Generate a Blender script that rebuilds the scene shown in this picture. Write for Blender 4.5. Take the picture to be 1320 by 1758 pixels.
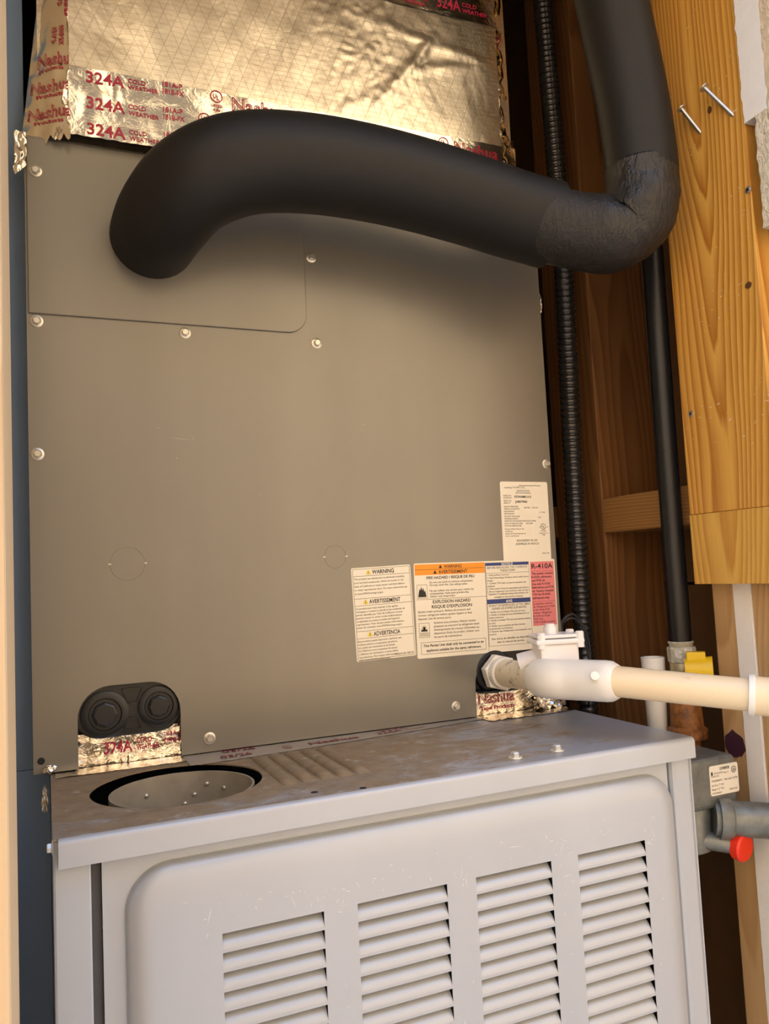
import bpy, bmesh, math, random
from mathutils import Vector, Matrix, noise
random.seed(7)
for o in list(bpy.data.objects): bpy.data.objects.remove(o)
sc = bpy.context.scene
C = sc.collection
PI = math.pi

# ------------------------------------------------------------------ camera, sky, sun, exposure
cam_d = bpy.data.cameras.new('camera'); cam = bpy.data.objects.new('camera', cam_d); C.objects.link(cam)
cam.location = (0.0102, -0.7434, 0.1548)
cam.rotation_euler = (math.radians(94.3464), math.radians(2.783), math.radians(-22.9804))
cam_d.sensor_fit = 'VERTICAL'; cam_d.sensor_height = 24.0; cam_d.lens = 1374.56 / 1758 * 24.0
cam_d.clip_start = 0.01
sc.camera = cam

world = bpy.data.worlds.new('sky'); sc.world = world; world.use_nodes = True
wn = world.node_tree; bg = wn.nodes['Background']
sky = wn.nodes.new('ShaderNodeTexSky'); sky.sky_type = 'NISHITA'; sky.sun_disc = False
sky.sun_elevation = math.radians(48); sky.sun_rotation = math.radians(20)
wn.links.new(sky.outputs[0], bg.inputs[0]); bg.inputs[1].default_value = 0.62

sun_d = bpy.data.lights.new('sun', 'SUN'); sun_d.energy = 5.0; sun_d.angle = math.radians(0.6); sun_d.color = (1.0, 0.93, 0.82)
sun = bpy.data.objects.new('sun', sun_d); C.objects.link(sun)
sun.location = (1, 3, 6); sun.rotation_euler = (math.radians(-42), 0, math.radians(12))

vs = sc.view_settings
vs.view_transform = 'Standard'; vs.look = 'None'; vs.gamma = 1.0; vs.use_curve_mapping = False
vs.exposure = 1.0

# ------------------------------------------------------------------ material helpers
class NT:
    def __init__(s, name):
        s.m = bpy.data.materials.new(name); s.m.use_nodes = True
        s.t = s.m.node_tree; s.b = s.t.nodes['Principled BSDF']
    def n(s, typ, **kw):
        x = s.t.nodes.new(typ)
        for k, v in kw.items(): setattr(x, k, v)
        return x
    def l(s, a, b): s.t.links.new(a, b)
    def coord(s, scale=(1, 1, 1), loc=(0, 0, 0), rot=(0, 0, 0)):
        tc = s.n('ShaderNodeTexCoord'); mp = s.n('ShaderNodeMapping')
        mp.inputs['Scale'].default_value = scale; mp.inputs['Location'].default_value = loc; mp.inputs['Rotation'].default_value = rot
        s.l(tc.outputs['Object'], mp.inputs[0]); return mp.outputs[0]
    def noise(s, vec, scale=5, detail=3, rough=.5, dist=0):
        x = s.n('ShaderNodeTexNoise'); x.inputs['Scale'].default_value = scale; x.inputs['Detail'].default_value = detail
        x.inputs['Roughness'].default_value = rough; x.inputs['Distortion'].default_value = dist
        s.l(vec, x.inputs['Vector']); return x.outputs[0]
    def ramp(s, fac, stops):
        x = s.n('ShaderNodeValToRGB'); e = x.color_ramp.elements
        while len(e) < len(stops): e.new(.5)
        for i, (p, c) in enumerate(stops):
            e[i].position = p; e[i].color = (c if len(c) == 4 else (*c, 1)) if hasattr(c, '__len__') else (c, c, c, 1)
        s.l(fac, x.inputs[0]); return x.outputs[0]
    def mix(s, fac, a, b):
        x = s.n('ShaderNodeMix', data_type='RGBA')
        for sock, v in ((x.inputs[0], fac), (x.inputs[6], a), (x.inputs[7], b)):
            if isinstance(v, (int, float)): sock.default_value = v
            elif isinstance(v, tuple): sock.default_value = (*v, 1)
            else: s.l(v, sock)
        return x.outputs[2]
    def math(s, op, a, b=None, clamp=False):
        x = s.n('ShaderNodeMath', operation=op, use_clamp=clamp)
        for i, v in enumerate((a, b)):
            if v is None: continue
            if isinstance(v, (int, float)): x.inputs[i].default_value = v
            else: s.l(v, x.inputs[i])
        return x.outputs[0]
    def bump(s, h, strength=.3, dist=.002):
        x = s.n('ShaderNodeBump'); x.inputs['Strength'].default_value = strength; x.inputs['Distance'].default_value = dist
        s.l(h, x.inputs['Height']); s.l(x.outputs[0], s.b.inputs['Normal']); return x
    def set(s, col=None, rough=None, metal=None, **kw):
        for key, v in (('Base Color', col), ('Roughness', rough), ('Metallic', metal)):
            if v is None: continue
            if isinstance(v, tuple): s.b.inputs[key].default_value = (*v, 1)
            elif isinstance(v, (int, float)): s.b.inputs[key].default_value = v
            else: s.l(v, s.b.inputs[key])
        for k, v in kw.items(): s.b.inputs[k.replace('_', ' ')].default_value = v
        return s
M = {}
def simple(name, col, rough=.5, metal=0., var=.12, scale=40., bump=0., bscale=200., bdist=.0008, **kw):
    m = NT(name); c = m.coord()
    f = m.noise(c, scale, 4, .6)
    a = tuple(x * (1 - var) for x in col); b = tuple(min(1, x * (1 + var)) for x in col)
    m.set(m.mix(f, a, b), rough, metal, **kw)
    if bump: m.bump(m.noise(c, bscale, 3, .6), bump, bdist)
    M[name] = m.m; return m.m

# painted sheet metal of the coil cabinet
def mk_coil():
    m = NT('coil_paint'); c = m.coord()
    f = m.noise(m.coord(scale=(9, 9, 1.2)), 1.5, 3, .5)
    col = m.mix(f, (.205, .192, .163), (.255, .240, .205))
    m.set(col, m.ramp(m.noise(c, 14, 4), [(.3, .285), (.7, .34)]), .35)
    m.bump(m.noise(c, 6, 1), .12, .004); M['coil_paint'] = m.m
mk_coil()
# furnace sheet metal: door / lip
def mk_furnace(name, base, dirt):
    m = NT(name); c = m.coord()
    f = m.noise(m.coord(scale=(6, 6, 2)), 2, 3)
    col = m.mix(f, tuple(x * .92 for x in base), tuple(x * 1.06 for x in base))
    rough = m.ramp(m.noise(c, 20, 4), [(.3, .29), (.7, .38)])
    if dirt:
        # old flue rust and dust around the vent opening and the ribs, a stain with its own outline
        sep = m.n('ShaderNodeSeparateXYZ'); m.l(c, sep.inputs[0])
        dx = m.math('MULTIPLY', m.math('SUBTRACT', sep.outputs[0], .13), 3.3)
        dy = m.math('MULTIPLY', m.math('SUBTRACT', sep.outputs[1], -.075), 6.0)
        d = m.math('SQRT', m.math('ADD', m.math('MULTIPLY', dx, dx), m.math('MULTIPLY', dy, dy)))
        n1 = m.noise(m.coord(scale=(1, 1.8, 1)), 20, 7, .75, .5)
        e = m.math('ADD', d, m.math('MULTIPLY', m.math('SUBTRACT', n1, .5), 2.2))
        mask = m.ramp(e, [(.50, .95), (.78, .75), (1.0, .0)])
        dc = m.mix(m.noise(c, 60, 5, .7), (.13, .085, .045), (.46, .34, .20))
        dc = m.mix(m.ramp(m.noise(c, 35, 5, .7), [(.6, 0.), (.72, 1.)]), dc, (.55, .50, .42))
        col = m.mix(mask, col, dc)
        rough = m.mix(mask, rough, (.75, .75, .75))
        m.set(Specular_IOR_Level=.5)
    m.set(col, rough, .15 if not dirt else .2)
    m.bump(m.noise(c, 90, 3), .05, .001); M[name] = m.m
mk_furnace('furnace_paint', (.44, .467, .508), False)
mk_furnace('furnace_top_paint', (.37, .39, .43), True)

# foil-scrim-kraft facing of the duct: diamond scrim threads, fine crinkle
def mk_fsk():
    m = NT('foil_scrim'); c = m.coord()
    sep = m.n('ShaderNodeSeparateXYZ'); m.l(c, sep.inputs[0])
    wob = m.math('MULTIPLY', m.math('SUBTRACT', m.noise(c, 12, 2), .5), .004)
    x = m.math('ADD', sep.outputs[0], wob); z = m.math('ADD', sep.outputs[2], wob)
    def line(v, period, width):
        fr = m.math('FRACT', m.math('DIVIDE', v, period))
        d = m.math('ABSOLUTE', m.math('SUBTRACT', fr, .5))
        return m.math('LESS_THAN', d, width / period)
    zz = m.math('MULTIPLY', z, .42)
    a = line(m.math('ADD', x, zz), .0135, .00030); b = line(m.math('SUBTRACT', x, zz), .0135, .00030)
    h = line(z, .0052, .00024)
    th = m.math('MAXIMUM', m.math('MAXIMUM', a, b), m.math('MULTIPLY', h, .7))
    col = m.mix(m.math('MULTIPLY', th, .6), m.mix(m.noise(c, 8, 3), (.74, .675, .555), (.86, .80, .68)), (.45, .38, .26))
    m.set(col, m.ramp(m.noise(c, 25, 5, .7), [(.3, .285), (.7, .34)]), 1.0)
    hn = m.noise(m.coord(scale=(1, 1, 1)), 45, 6, .7, .5)
    lo = m.noise(m.coord(scale=(1, 1, .6)), 14, 3, .6, .8)
    hh = m.math('ADD', m.math('ADD', m.math('MULTIPLY', hn, .55), m.math('MULTIPLY', lo, 2.2)), m.math('MULTIPLY', th, .22))
    m.bump(hh, .5, .0016); M['foil_scrim'] = m.m
mk_fsk()
def mk_tape(name, rough, bs, cols=((.78, .72, .62), (.92, .86, .76))):
    m = NT(name); c = m.coord()
    m.set(m.mix(m.noise(c, 15, 3), *cols), rough, 1.0)
    w = m.noise(m.coord(scale=(1, 1, 1.6)), 55, 4, .6, 1.2)
    m.bump(w, bs, .0016); M[name] = m.m
mk_tape('foil_tape', .16, .32, ((.80, .735, .62), (.92, .865, .75)))
mk_tape('foil_tape_crumpled', .13, .9)
mk_tape('foil_tape_dull', .42, .2, ((.40, .36, .31), (.52, .47, .41))); M['foil_tape_dull'].node_tree.nodes['Principled BSDF'].inputs['Metallic'].default_value = .45

# timber
def mk_wood(name, light, dark, period, centre, tilt=.05, rough=.5, zs=.1, bump=.15, flecks=0., contrast=(.3, .85), axis='Z'):
    m = NT(name)
    rot = (0, 0, 0) if axis == 'Z' else (PI / 2, 0, 0)
    base = m.coord(rot=rot)
    # long-grained warp of the growth rings
    wv = m.coord(scale=(5, 5, .9) if axis == 'Z' else (5, .9, 5))
    nz = m.n('ShaderNodeTexNoise'); nz.inputs['Scale'].default_value = 1.6; nz.inputs['Detail'].default_value = 2
    m.l(wv, nz.inputs['Vector'])
    sep = m.n('ShaderNodeSeparateXYZ'); m.l(base, sep.inputs[0])
    sn = m.n('ShaderNodeSeparateColor'); m.l(nz.outputs['Color'], sn.inputs[0])
    A, B = .075, .075
    X = m.math('ADD', m.math('SUBTRACT', sep.outputs[0], centre[0]), m.math('MULTIPLY', m.math('SUBTRACT', sn.outputs[0], .5), A))
    Y = m.math('ADD', m.math('SUBTRACT', sep.outputs[1], centre[1]), m.math('MULTIPLY', m.math('SUBTRACT', sn.outputs[1], .5), B))
    X = m.math('ADD', X, m.math('MULTIPLY', sep.outputs[2], tilt))
    r = m.math('SQRT', m.math('ADD', m.math('MULTIPLY', X, X), m.math('MULTIPLY', Y, Y)))
    fine = m.noise(m.coord(scale=(1, 1, .03) if axis == 'Z' else (1, .03, 1)), 260, 3, .6)
    r = m.math('ADD', r, m.math('MULTIPLY', m.math('SUBTRACT', fine, .5), period * .35))
    fr = m.math('FRACT', m.math('DIVIDE', r, period))
    g = m.ramp(fr, [(0, 0.), (contrast[0], .25), (contrast[1], 1.), (.98, .0)])
    mid = tuple((a * .5 + b * .5) for a, b in zip(light, dark))
    col = m.mix(g, light, dark)
    tone = m.noise(m.coord(scale=(4, 4, .8)), 3, 3)
    col = m.mix(m.math('MULTIPLY', tone, .55), col, mid)
    col = m.mix(m.math('MULTIPLY', fine, .25), col, tuple(x * .5 for x in dark))
    if flecks:
        f1 = m.ramp(m.noise(m.coord(scale=(160, 160, 420), rot=(.4, 0, 0)), 1, 2), [(.69, 0.), (.72, 1.)])
        f2 = m.ramp(m.noise(m.coord(), 16, 2), [(.52, 0.), (.62, 1.)])
        col = m.mix(m.math('MULTIPLY', m.math('MULTIPLY', f1, f2), flecks), col, (.85, .75, .5))
    m.set(col, rough, 0.0)
    m.bump(m.math('ADD', g, fine), bump, .0006); M[name] = m.m
mk_wood('fir_board', (.86, .49, .10), (.43, .14, .010), .0048, (.672, -.168), .05, .42, flecks=.8)
mk_wood('fir_board_lower', (.82, .50, .11), (.54, .24, .03), .0050, (.680, -.165), .05, .45, flecks=.2)
mk_wood('stud_wood', (.28, .125, .038), (.15, .055, .014), .007, (.70, .02), .05, .6)
mk_wood('stud_pale', (.62, .40, .18), (.44, .25, .095), .005, (.72, -.12), .03, .6)
mk_wood('block_wood', (.50, .26, .085), (.30, .13, .03), .004, (.72, .24), .02, .55, axis='Y')
mk_wood('jamb_wood', (.66, .48, .28), (.52, .34, .17), .006, (-.05, -.25), .02, .6)
simple('sheathing', (.15, .078, .030), .75, 0, .25, 30, .3, 300)
simple('shade_blue', (.16, .25, .40), .45, 0, .12, 8, .1, 90)  # blue skylight and shade of the left gap put into the colour
simple('plaster_white', (.82, .79, .74), .8, 0, .06, 60, .5, 160)
simple('plaster_rough', (.70, .62, .46), .9, 0, .2, 150, 1., 220, .004)
simple('stucco', (.66, .53, .36), .9, 0, .1, 50, .8, 120, .004)
simple('stucco_far', (.50, .37, .22), .9, 0, .08, 2, .5, 30, .01)
simple('concrete', (.46, .43, .38), .9, 0, .12, 3)
simple('soffit', (.30, .24, .17), .8, 0, .1, 10)
simple('foam_black', (.0085, .0083, .008), .55, 0, .2, 60, .25, 420, .0006, Specular_IOR_Level=.35)
def mk_foam(name, col, s):
    m = NT(name); c = m.coord()
    gl = m.ramp(m.noise(m.coord(), 18, 3), [(.50, 0.), (.60, 1.)])
    m.set(col, m.mix(gl, (.55, .55, .55), (.3, .3, .3)), 0.)
    h = m.math('ADD', m.noise(m.coord(scale=(1.6, 1, .5)), 150, 4, .6, 1.), m.math('MULTIPLY', m.noise(c, 420, 2), .4))
    m.bump(h, s, .0026); M[name] = m.m
mk_foam('foam_elbow', (.012, .0105, .0095), .7)
simple('iron_black', (.010, .010, .011), .38, .2, .4, 120, .25, 350)
simple('conduit_black', (.075, .070, .066), .26, .7, .2, 60)
simple('zinc', (.62, .60, .54), .35, .85, .1, 200)
simple('zinc_bright', (.8, .79, .75), .3, .7, .1, 200)
simple('slot_shade', (.07, .07, .075), .6)  # grey that carries the shade of the slot beside the door
simple('scuff_white', (.72, .72, .70), .6)
simple('scuff_pale', (.42, .39, .33), .6)
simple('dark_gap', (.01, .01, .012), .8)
simple('black_plastic', (.013, .015, .018), .38, 0, .2, 80)
simple('collar_metal', (.42, .38, .31), .45, .45, .3, 60, .15, 120)
simple('pvc_white', (.86, .84, .78), .32, 0, .05, 40)
simple('switch_white', (.85, .83, .84), .25, 0, .02, 40)
simple('sticker_paper', (.86, .80, .66), .5, 0, .02, 40)
simple('sticker_orange', (.90, .32, .02), .5, 0, .03, 40)
simple('sticker_blue', (.035, .06, .22), .5, 0, .03, 40)
simple('sticker_pink', (.80, .24, .25), .5, 0, .03, 40)
simple('sticker_yellow', (.80, .62, .05), .5, 0, .03, 40)
simple('ink_black', (.02, .018, .016), .6)
simple('ink_white', (.85, .84, .8), .5)
simple('ink_red', (.42, .016, .06), .45, 0)
simple('ink_dark_red', (.20, .010, .035), .45, 0)
simple('yellow_plastic', (.80, .52, .01), .38, 0, .06, 60)
simple('red_plastic', (.80, .035, .012), .35, 0, .05, 60)
simple('galvanized', (.20, .215, .205), .45, .55, .6, 70, .5, 150)
simple('brass_old', (.42, .36, .22), .45, .7, .35, 90, .4, 220)
simple('gypsum', (.84, .80, .73), .85, 0, .06, 90, .5, 240)
simple('knot_dark', (.10, .04, .012), .6, 0, .3, 200)
simple('purple_primer', (.055, .02, .035), .4)
def mk_dirty(name, a, b, lo, hi, scale):
    m = NT(name); c = m.coord()
    f = m.ramp(m.noise(c, scale, 6, .72), [(lo, 0.), (hi, 1.)])
    m.set(m.mix(f, a, b), m.ramp(f, [(0, .32), (1, .7)]), 0.)
    m.bump(f, .25, .0006); M[name] = m.m
mk_dirty('pvc_cream', (.80, .66, .44), (.56, .36, .16), .62, .78, 40)
mk_dirty('pvc_grimy', (.78, .70, .54), (.24, .20, .13), .52, .66, 75)
mk_dirty('rusty', (.10, .036, .012), (.40, .15, .030), .38, .62, 80)
mk_dirty('fitting_sealed', (.45, .42, .32), (.78, .76, .70), .5, .62, 90)

# ------------------------------------------------------------------ geometry helpers
def obj(name, bm, mat, parent=None, smooth=False, bevel=0, segs=2):
    me = bpy.data.meshes.new(name)
    bmesh.ops.recalc_face_normals(bm, faces=bm.faces)
    if smooth:
        for f in bm.faces: f.smooth = True
    bm.to_mesh(me); bm.free()
    o = bpy.data.objects.new(name, me); C.objects.link(o)
    me.materials.append(M[mat] if isinstance(mat, str) else mat)
    if parent: o.parent = parent
    if bevel:
        b = o.modifiers.new('bevel', 'BEVEL'); b.width = bevel; b.segments = segs; b.limit_method = 'ANGLE'; b.angle_limit = math.radians(40)
    if smooth == 'auto':
        for p in me.polygons: p.use_smooth = True
        me.set_sharp_from_angle(angle=math.radians(38))
    return o
def empty(name, loc=(0, 0, 0)):
    # children keep world coordinates: the empty's own offset is taken out of each child
    o = bpy.data.objects.new(name, None); C.objects.link(o); o.location = loc; o.empty_display_size = .05
    return o
def tag(o, label, cat, group=None):
    o['label'] = label; o['category'] = cat
    if group: o['group'] = group
    return o
def struct(o, label=None):
    o['kind'] = 'structure'
    if label: o['label'] = label
    return o
def box(bm, x0, x1, y0, y1, z0, z1):
    v = [bm.verts.new(p) for p in ((x0, y0, z0), (x1, y0, z0), (x1, y1, z0), (x0, y1, z0), (x0, y0, z1), (x1, y0, z1), (x1, y1, z1), (x0, y1, z1))]
    for f in ((0, 3, 2, 1), (4, 5, 6, 7), (0, 1, 5, 4), (1, 2, 6, 5), (2, 3, 7, 6), (3, 0, 4, 7)): bm.faces.new([v[i] for i in f])
def bx(name, mat, parent, x0, x1, y0, y1, z0, z1, bevel=0, segs=2):
    bm = bmesh.new(); box(bm, x0, x1, y0, y1, z0, z1); return obj(name, bm, mat, parent, bevel=bevel, segs=segs)
def prism(bm, pts, d):            # closed outline (3-D points), extruded by vector d
    a = [bm.verts.new(p) for p in pts]; b = [bm.verts.new(Vector(p) + Vector(d)) for p in pts]; n = len(pts)
    bm.faces.new(a); bm.faces.new(b[::-1])
    for i in range(n): bm.faces.new((a[i], a[(i + 1) % n], b[(i + 1) % n], b[i]))
def rrect(x0, x1, z0, z1, r, seg=6, corners=(1, 1, 1, 1)):   # bl, br, tr, tl
    out = []
    for k, (cx, cz, a0) in enumerate(((x0 + r, z0 + r, PI), (x1 - r, z0 + r, 1.5 * PI), (x1 - r, z1 - r, 0), (x0 + r, z1 - r, .5 * PI))):
        if not corners[k]:
            out.append(((x0, z0), (x1, z0), (x1, z1), (x0, z1))[k]); continue
        for i in range(seg + 1):
            a = a0 + i / seg * PI / 2; out.append((cx + r * math.cos(a), cz + r * math.sin(a)))
    return out
def catmull(P, n=10):
    P = [Vector(p) for p in P]; Q = [2 * P[0] - P[1]] + P + [2 * P[-1] - P[-2]]; out = []
    for i in range(1, len(Q) - 2):
        for k in range(n):
            t = k / n; a, b, c, d = Q[i - 1], Q[i], Q[i + 1], Q[i + 2]
            out.append(.5 * ((2 * b) + (c - a) * t + (2 * a - 5 * b + 4 * c - d) * t * t + (3 * b - a - 3 * c + d) * t ** 3))
    out.append(P[-1]); return out
def sweep(bm, pts, rad, seg=20, caps=True, fn=None):   # rad: number, list or function of 0..1
    n = len(pts); pts = [Vector(p) for p in pts]; up = Vector((.31, .17, .93)); prev = None; rings = []
    for i, p in enumerate(pts):
        t = (pts[min(i + 1, n - 1)] - pts[max(i - 1, 0)]).normalized()
        if prev is None: u = t.cross(up).normalized()
        else: u = (prev - t * prev.dot(t)).normalized()
        prev = u; w = t.cross(u)
        r = rad(i / (n - 1)) if callable(rad) else rad[i] if isinstance(rad, list) else rad
        ring = []
        for k in range(seg):
            a = 2 * PI * k / seg; q = p + (u * math.cos(a) + w * math.sin(a)) * r
            if fn: q = fn(q, p, i / (n - 1))
            ring.append(bm.verts.new(q))
        rings.append(ring)
    for i in range(n - 1):
        for k in range(seg): bm.faces.new((rings[i][k], rings[i][(k + 1) % seg], rings[i + 1][(k + 1) % seg], rings[i + 1][k]))
    if caps: bm.faces.new(rings[0]); bm.faces.new(rings[-1][::-1])
    return rings
def lathe(bm, prof, origin, axis, seg=24, closed=False, poly=None):   # prof: list of (along, radius)
    a = Vector(axis).normalized(); u = a.orthogonal().normalized(); w = a.cross(u); o = Vector(origin); rings = []
    for h, r in prof:
        rings.append([bm.verts.new(o + a * h + (u * math.cos(2 * PI * k / seg) + w * math.sin(2 * PI * k / seg)) * r) for k in range(seg)])
    m = len(rings)
    for i in range(m if closed else m - 1):
        A, B = rings[i], rings[(i + 1) % m]
        for k in range(seg): bm.faces.new((A[k], A[(k + 1) % seg], B[(k + 1) % seg], B[k]))
    if not closed: bm.faces.new(rings[0]); bm.faces.new(rings[-1][::-1])
def lat(name, mat, parent, prof, origin, axis, seg=24, closed=False):
    bm = bmesh.new(); lathe(bm, prof, origin, axis, seg, closed); return obj(name, bm, mat, parent, smooth='auto')

# lettering: returns a mesh of flat glyphs; local x to the right, y up
_glyph = {}
def glyphs(s, outline=0.0, bold=0.0):
    key = (s, outline, bold)
    if key in _glyph: return _glyph[key]
    cu = bpy.data.curves.new('lettering', 'FONT'); cu.body = s; cu.size = 1.0; cu.resolution_u = 3
    cu.offset = 0 if outline else bold
    if outline: cu.fill_mode = 'NONE'; cu.bevel_depth = outline; cu.bevel_resolution = 0
    t = bpy.data.objects.new('lettering', cu); C.objects.link(t)
    me = t.to_mesh()
    vs_ = [(v.co.x, v.co.y) for v in me.vertices]; fs = [tuple(p.vertices) for p in me.polygons]
    t.to_mesh_clear(); bpy.data.objects.remove(t); bpy.data.curves.remove(cu)
    x0 = min(v[0] for v in vs_); x1 = max(v[0] for v in vs_)
    _glyph[key] = (vs_, fs, x0, x1); return _glyph[key]
CAP = .73
def write(bm, frame, s, x, y, h, w=None, align='l', outline=0., wmax=None, sq=None):
    """cap height h at (x, y) of the frame (a function (x, y) -> world point); w squeezes or stretches to a width"""
    if not s.strip(): return
    V_, F_, x0, x1 = glyphs(s, outline, .018 if h > .0024 else 0.)
    k = h / CAP; kx = k if w is None else w / (x1 - x0)
    if w is None and wmax and (x1 - x0) * k > wmax: kx = wmax / (x1 - x0)
    if sq: kx = k * sq
    W = (x1 - x0) * kx; ox = x - (W if align == 'r' else W / 2 if align == 'c' else 0)
    vv = [bm.verts.new(frame(ox + (a - x0) * kx, y + b * k)) for a, b in V_]
    for f in F_:
        try: bm.faces.new([vv[i] for i in f])
        except ValueError: pass
def quad(bm, frame, x0, x1, y0, y1):
    bm.faces.new([bm.verts.new(frame(*p)) for p in ((x0, y0), (x1, y0), (x1, y1), (x0, y1))])
def ring2d(bm, frame, cx, cy, r0, r1, seg=28):
    a = [bm.verts.new(frame(cx + r0 * math.cos(2 * PI * k / seg), cy + r0 * math.sin(2 * PI * k / seg))) for k in range(seg)]
    b = [bm.verts.new(frame(cx + r1 * math.cos(2 * PI * k / seg), cy + r1 * math.sin(2 * PI * k / seg))) for k in range(seg)]
    for k in range(seg): bm.faces.new((a[k], a[(k + 1) % seg], b[(k + 1) % seg], b[k]))
def rectline(bm, frame, x0, x1, y0, y1, t):
    quad(bm, frame, x0, x1, y0, y0 + t); quad(bm, frame, x0, x1, y1 - t, y1)
    quad(bm, frame, x0, x0 + t, y0 + t, y1 - t); quad(bm, frame, x1 - t, x1, y0 + t, y1 - t)
def ul_mark(bm, frame, cx, cy, r):
    ring2d(bm, frame, cx, cy, r * .84, r)
    write(bm, frame, 'U', cx - r * .24, cy - r * .28, r * .78, w=r * .52, align='c')
    write(bm, frame, 'L', cx + r * .3, cy - r * .56, r * .78, w=r * .46, align='c')
def ul_block(bm, frame, cx, cy, r):
    ul_mark(bm, frame, cx, cy, r)
    write(bm, frame, 'LISTED', cx, cy - r * 1.75, r * .42, align='c'); write(bm, frame, '92P4', cx, cy - r * 2.5, r * .4, align='c')

# ------------------------------------------------------------------ the setting
FL = -0.86
f = bx('floor', 'concrete', None, -.2, .80, -.40, .75, FL - .1, FL); struct(f)
g = bx('pavement', 'concrete', None, -7, 7, -3.2, -.40, FL - .1, FL - .02); struct(g, 'sunlit concrete side yard outside the closet')
w = bx('wall_added', 'stucco_far', None, -7, 7, -3.4, -3.2, FL - .1, 3.7); struct(w, 'unseen tan stucco wall added for reflections and warm bounce')  # added out of view so foil and paint reflect something warm
def added_opening(name, label, x0, x1, z0, z1, nx, nz):  # openings added out of view to put dark areas into the reflections
    r = struct(empty(name), label); fr = .06
    bx('frame_rail', 'jamb_wood', r, x0, x1, -3.2, -3.16, z0, z0 + fr); bx('frame_rail', 'jamb_wood', r, x0, x1, -3.2, -3.16, z1 - fr, z1)
    bx('frame_stile', 'jamb_wood', r, x0, x0 + fr, -3.2, -3.16, z0 + fr, z1 - fr); bx('frame_stile', 'jamb_wood', r, x1 - fr, x1, -3.2, -3.16, z0 + fr, z1 - fr)
    for i in range(nx):
        for j in range(nz):
            a0 = x0 + fr + (x1 - x0 - 2 * fr) * i / nx; a1 = x0 + fr + (x1 - x0 - 2 * fr) * (i + 1) / nx
            b0 = z0 + fr + (z1 - z0 - 2 * fr) * j / nz; b1 = z0 + fr + (z1 - z0 - 2 * fr) * (j + 1) / nz
            bx('pane' if name[0] == 'w' else 'door_panel', 'dark_pane' if name[0] == 'w' else 'door_brown', r, a0 + .01, a1 - .01, -3.2, -3.185, b0 + .01, b1 - .01, .004)
simple('dark_pane', (.02, .018, .016), .85, 0, Specular_IOR_Level=0.05); simple('door_brown', (.10, .055, .03), .5, 0)  # matt near-black panes keep the added window dark in the foil
added_opening('window_1', 'unseen dark window added for a dark reflection in the foil', .0, 1.0, 1.55, 3.45, 2, 2)  # added for the dark streak mirrored in the left of the foil
added_opening('door_1', 'unseen brown door added for a dark reflection in the cabinet panel', .05, .85, FL - .02, 1.15, 2, 3)  # added for a dark reflection lower down, in the cabinet paint
w = bx('wall_back', 'sheathing', None, -.2, .80, .66, .72, FL, 1.6); struct(w)
w = bx('ceiling', 'soffit', None, -.2, .80, -.30, .72, 1.25, 1.33); struct(w)
w = empty('wall_left'); struct(w, 'narrow closet wall left of the cabinets with added panel in the blue of skylit shade')
bx('plaster_panel', 'stucco', w, -.12, -.07, -.30, .66, FL, 1.25)
bx('added_panel', 'shade_blue', w, -.0695, -.0004, .03, .05, .0005, 1.25); bx('added_panel', 'shade_blue', w, -.0695, .0125, .03, .05, FL, 0)  # panels added to catch front light in the gap, coloured like skylit shade
# facade around the opening
wf = empty('wall_front'); struct(wf, 'stucco wall the closet opens through')
bx('facade_panel', 'stucco', wf, -5, -.12, -.38, -.28, FL, 2.0)
bx('facade_panel', 'stucco', wf, .745, 5, -.38, -.28, FL, 2.0)
bx('facade_panel', 'stucco', wf, -.12, .745, -.38, -.28, .93, 2.0)
t = bx('trim_1', 'jamb_wood', None, -.12, -.0035, -.395, -.30, FL, .93, .002); struct(t, 'pale wooden door jamb along the left edge')

wr = empty('wall_right'); struct(wr, 'open stud wall right of the furnace with brown sheathing')
XS = .64
def sheath(y0, y1, z0, z1): bx('sheathing_panel', 'sheathing', wr, .729, .745, y0, y1, z0, z1, .001)
sheath(-.11, .66, .1255, 1.25); sheath(-.11, .66, FL, .1225)
bx('sheathing_backing', 'dark_gap', wr, .746, .76, -.28, .66, FL, 1.25)
for y0, y1 in ((.050, .090), (.105, .145), (.50, .54)):
    bx('stud', 'stud_wood', wr, XS, .728, y0, y1, FL, 1.25, .0015)
bx('blocking', 'block_wood', wr, XS, .728, -.1135, .0495, .190, .232, .0015)
bx('blocking', 'block_wood', wr, XS + .001, .728, .1455, .4995, .190, .232, .0015)
bx('stud', 'stud_pale', wr, XS, .728, -.1425, -.1145, FL, 1.25, .0015)
bx('stud', 'stud_pale', wr, XS + .001, .728, -.279, -.1635, FL, 1.25, .0015)
# white gypsum board edge held between the two studs, with ragged paper edges
def ragged_strip(name, mat, parent, x, y0, y1, z0, z1, thick, amp, n=90, sd=0.):
    bm = bmesh.new(); L = []; Rr = []
    for i in range(n + 1):
        z = z0 + (z1 - z0) * i / n
        L.append((x, y0 + amp * noise.noise((z * 90, sd, 0)), z)); Rr.append((x, y1 + amp * noise.noise((z * 90, sd + 5, 0)), z))
    prism(bm, L + Rr[::-1], (thick, 0, 0)); return obj(name, bm, mat, parent)
ragged_strip('gypsum_edge', 'gypsum', wr, XS - .0012, -.1632, -.1432, FL, 1.25, .05, .0006, 200)
# torn paper / primer blot on the pale stud

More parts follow.
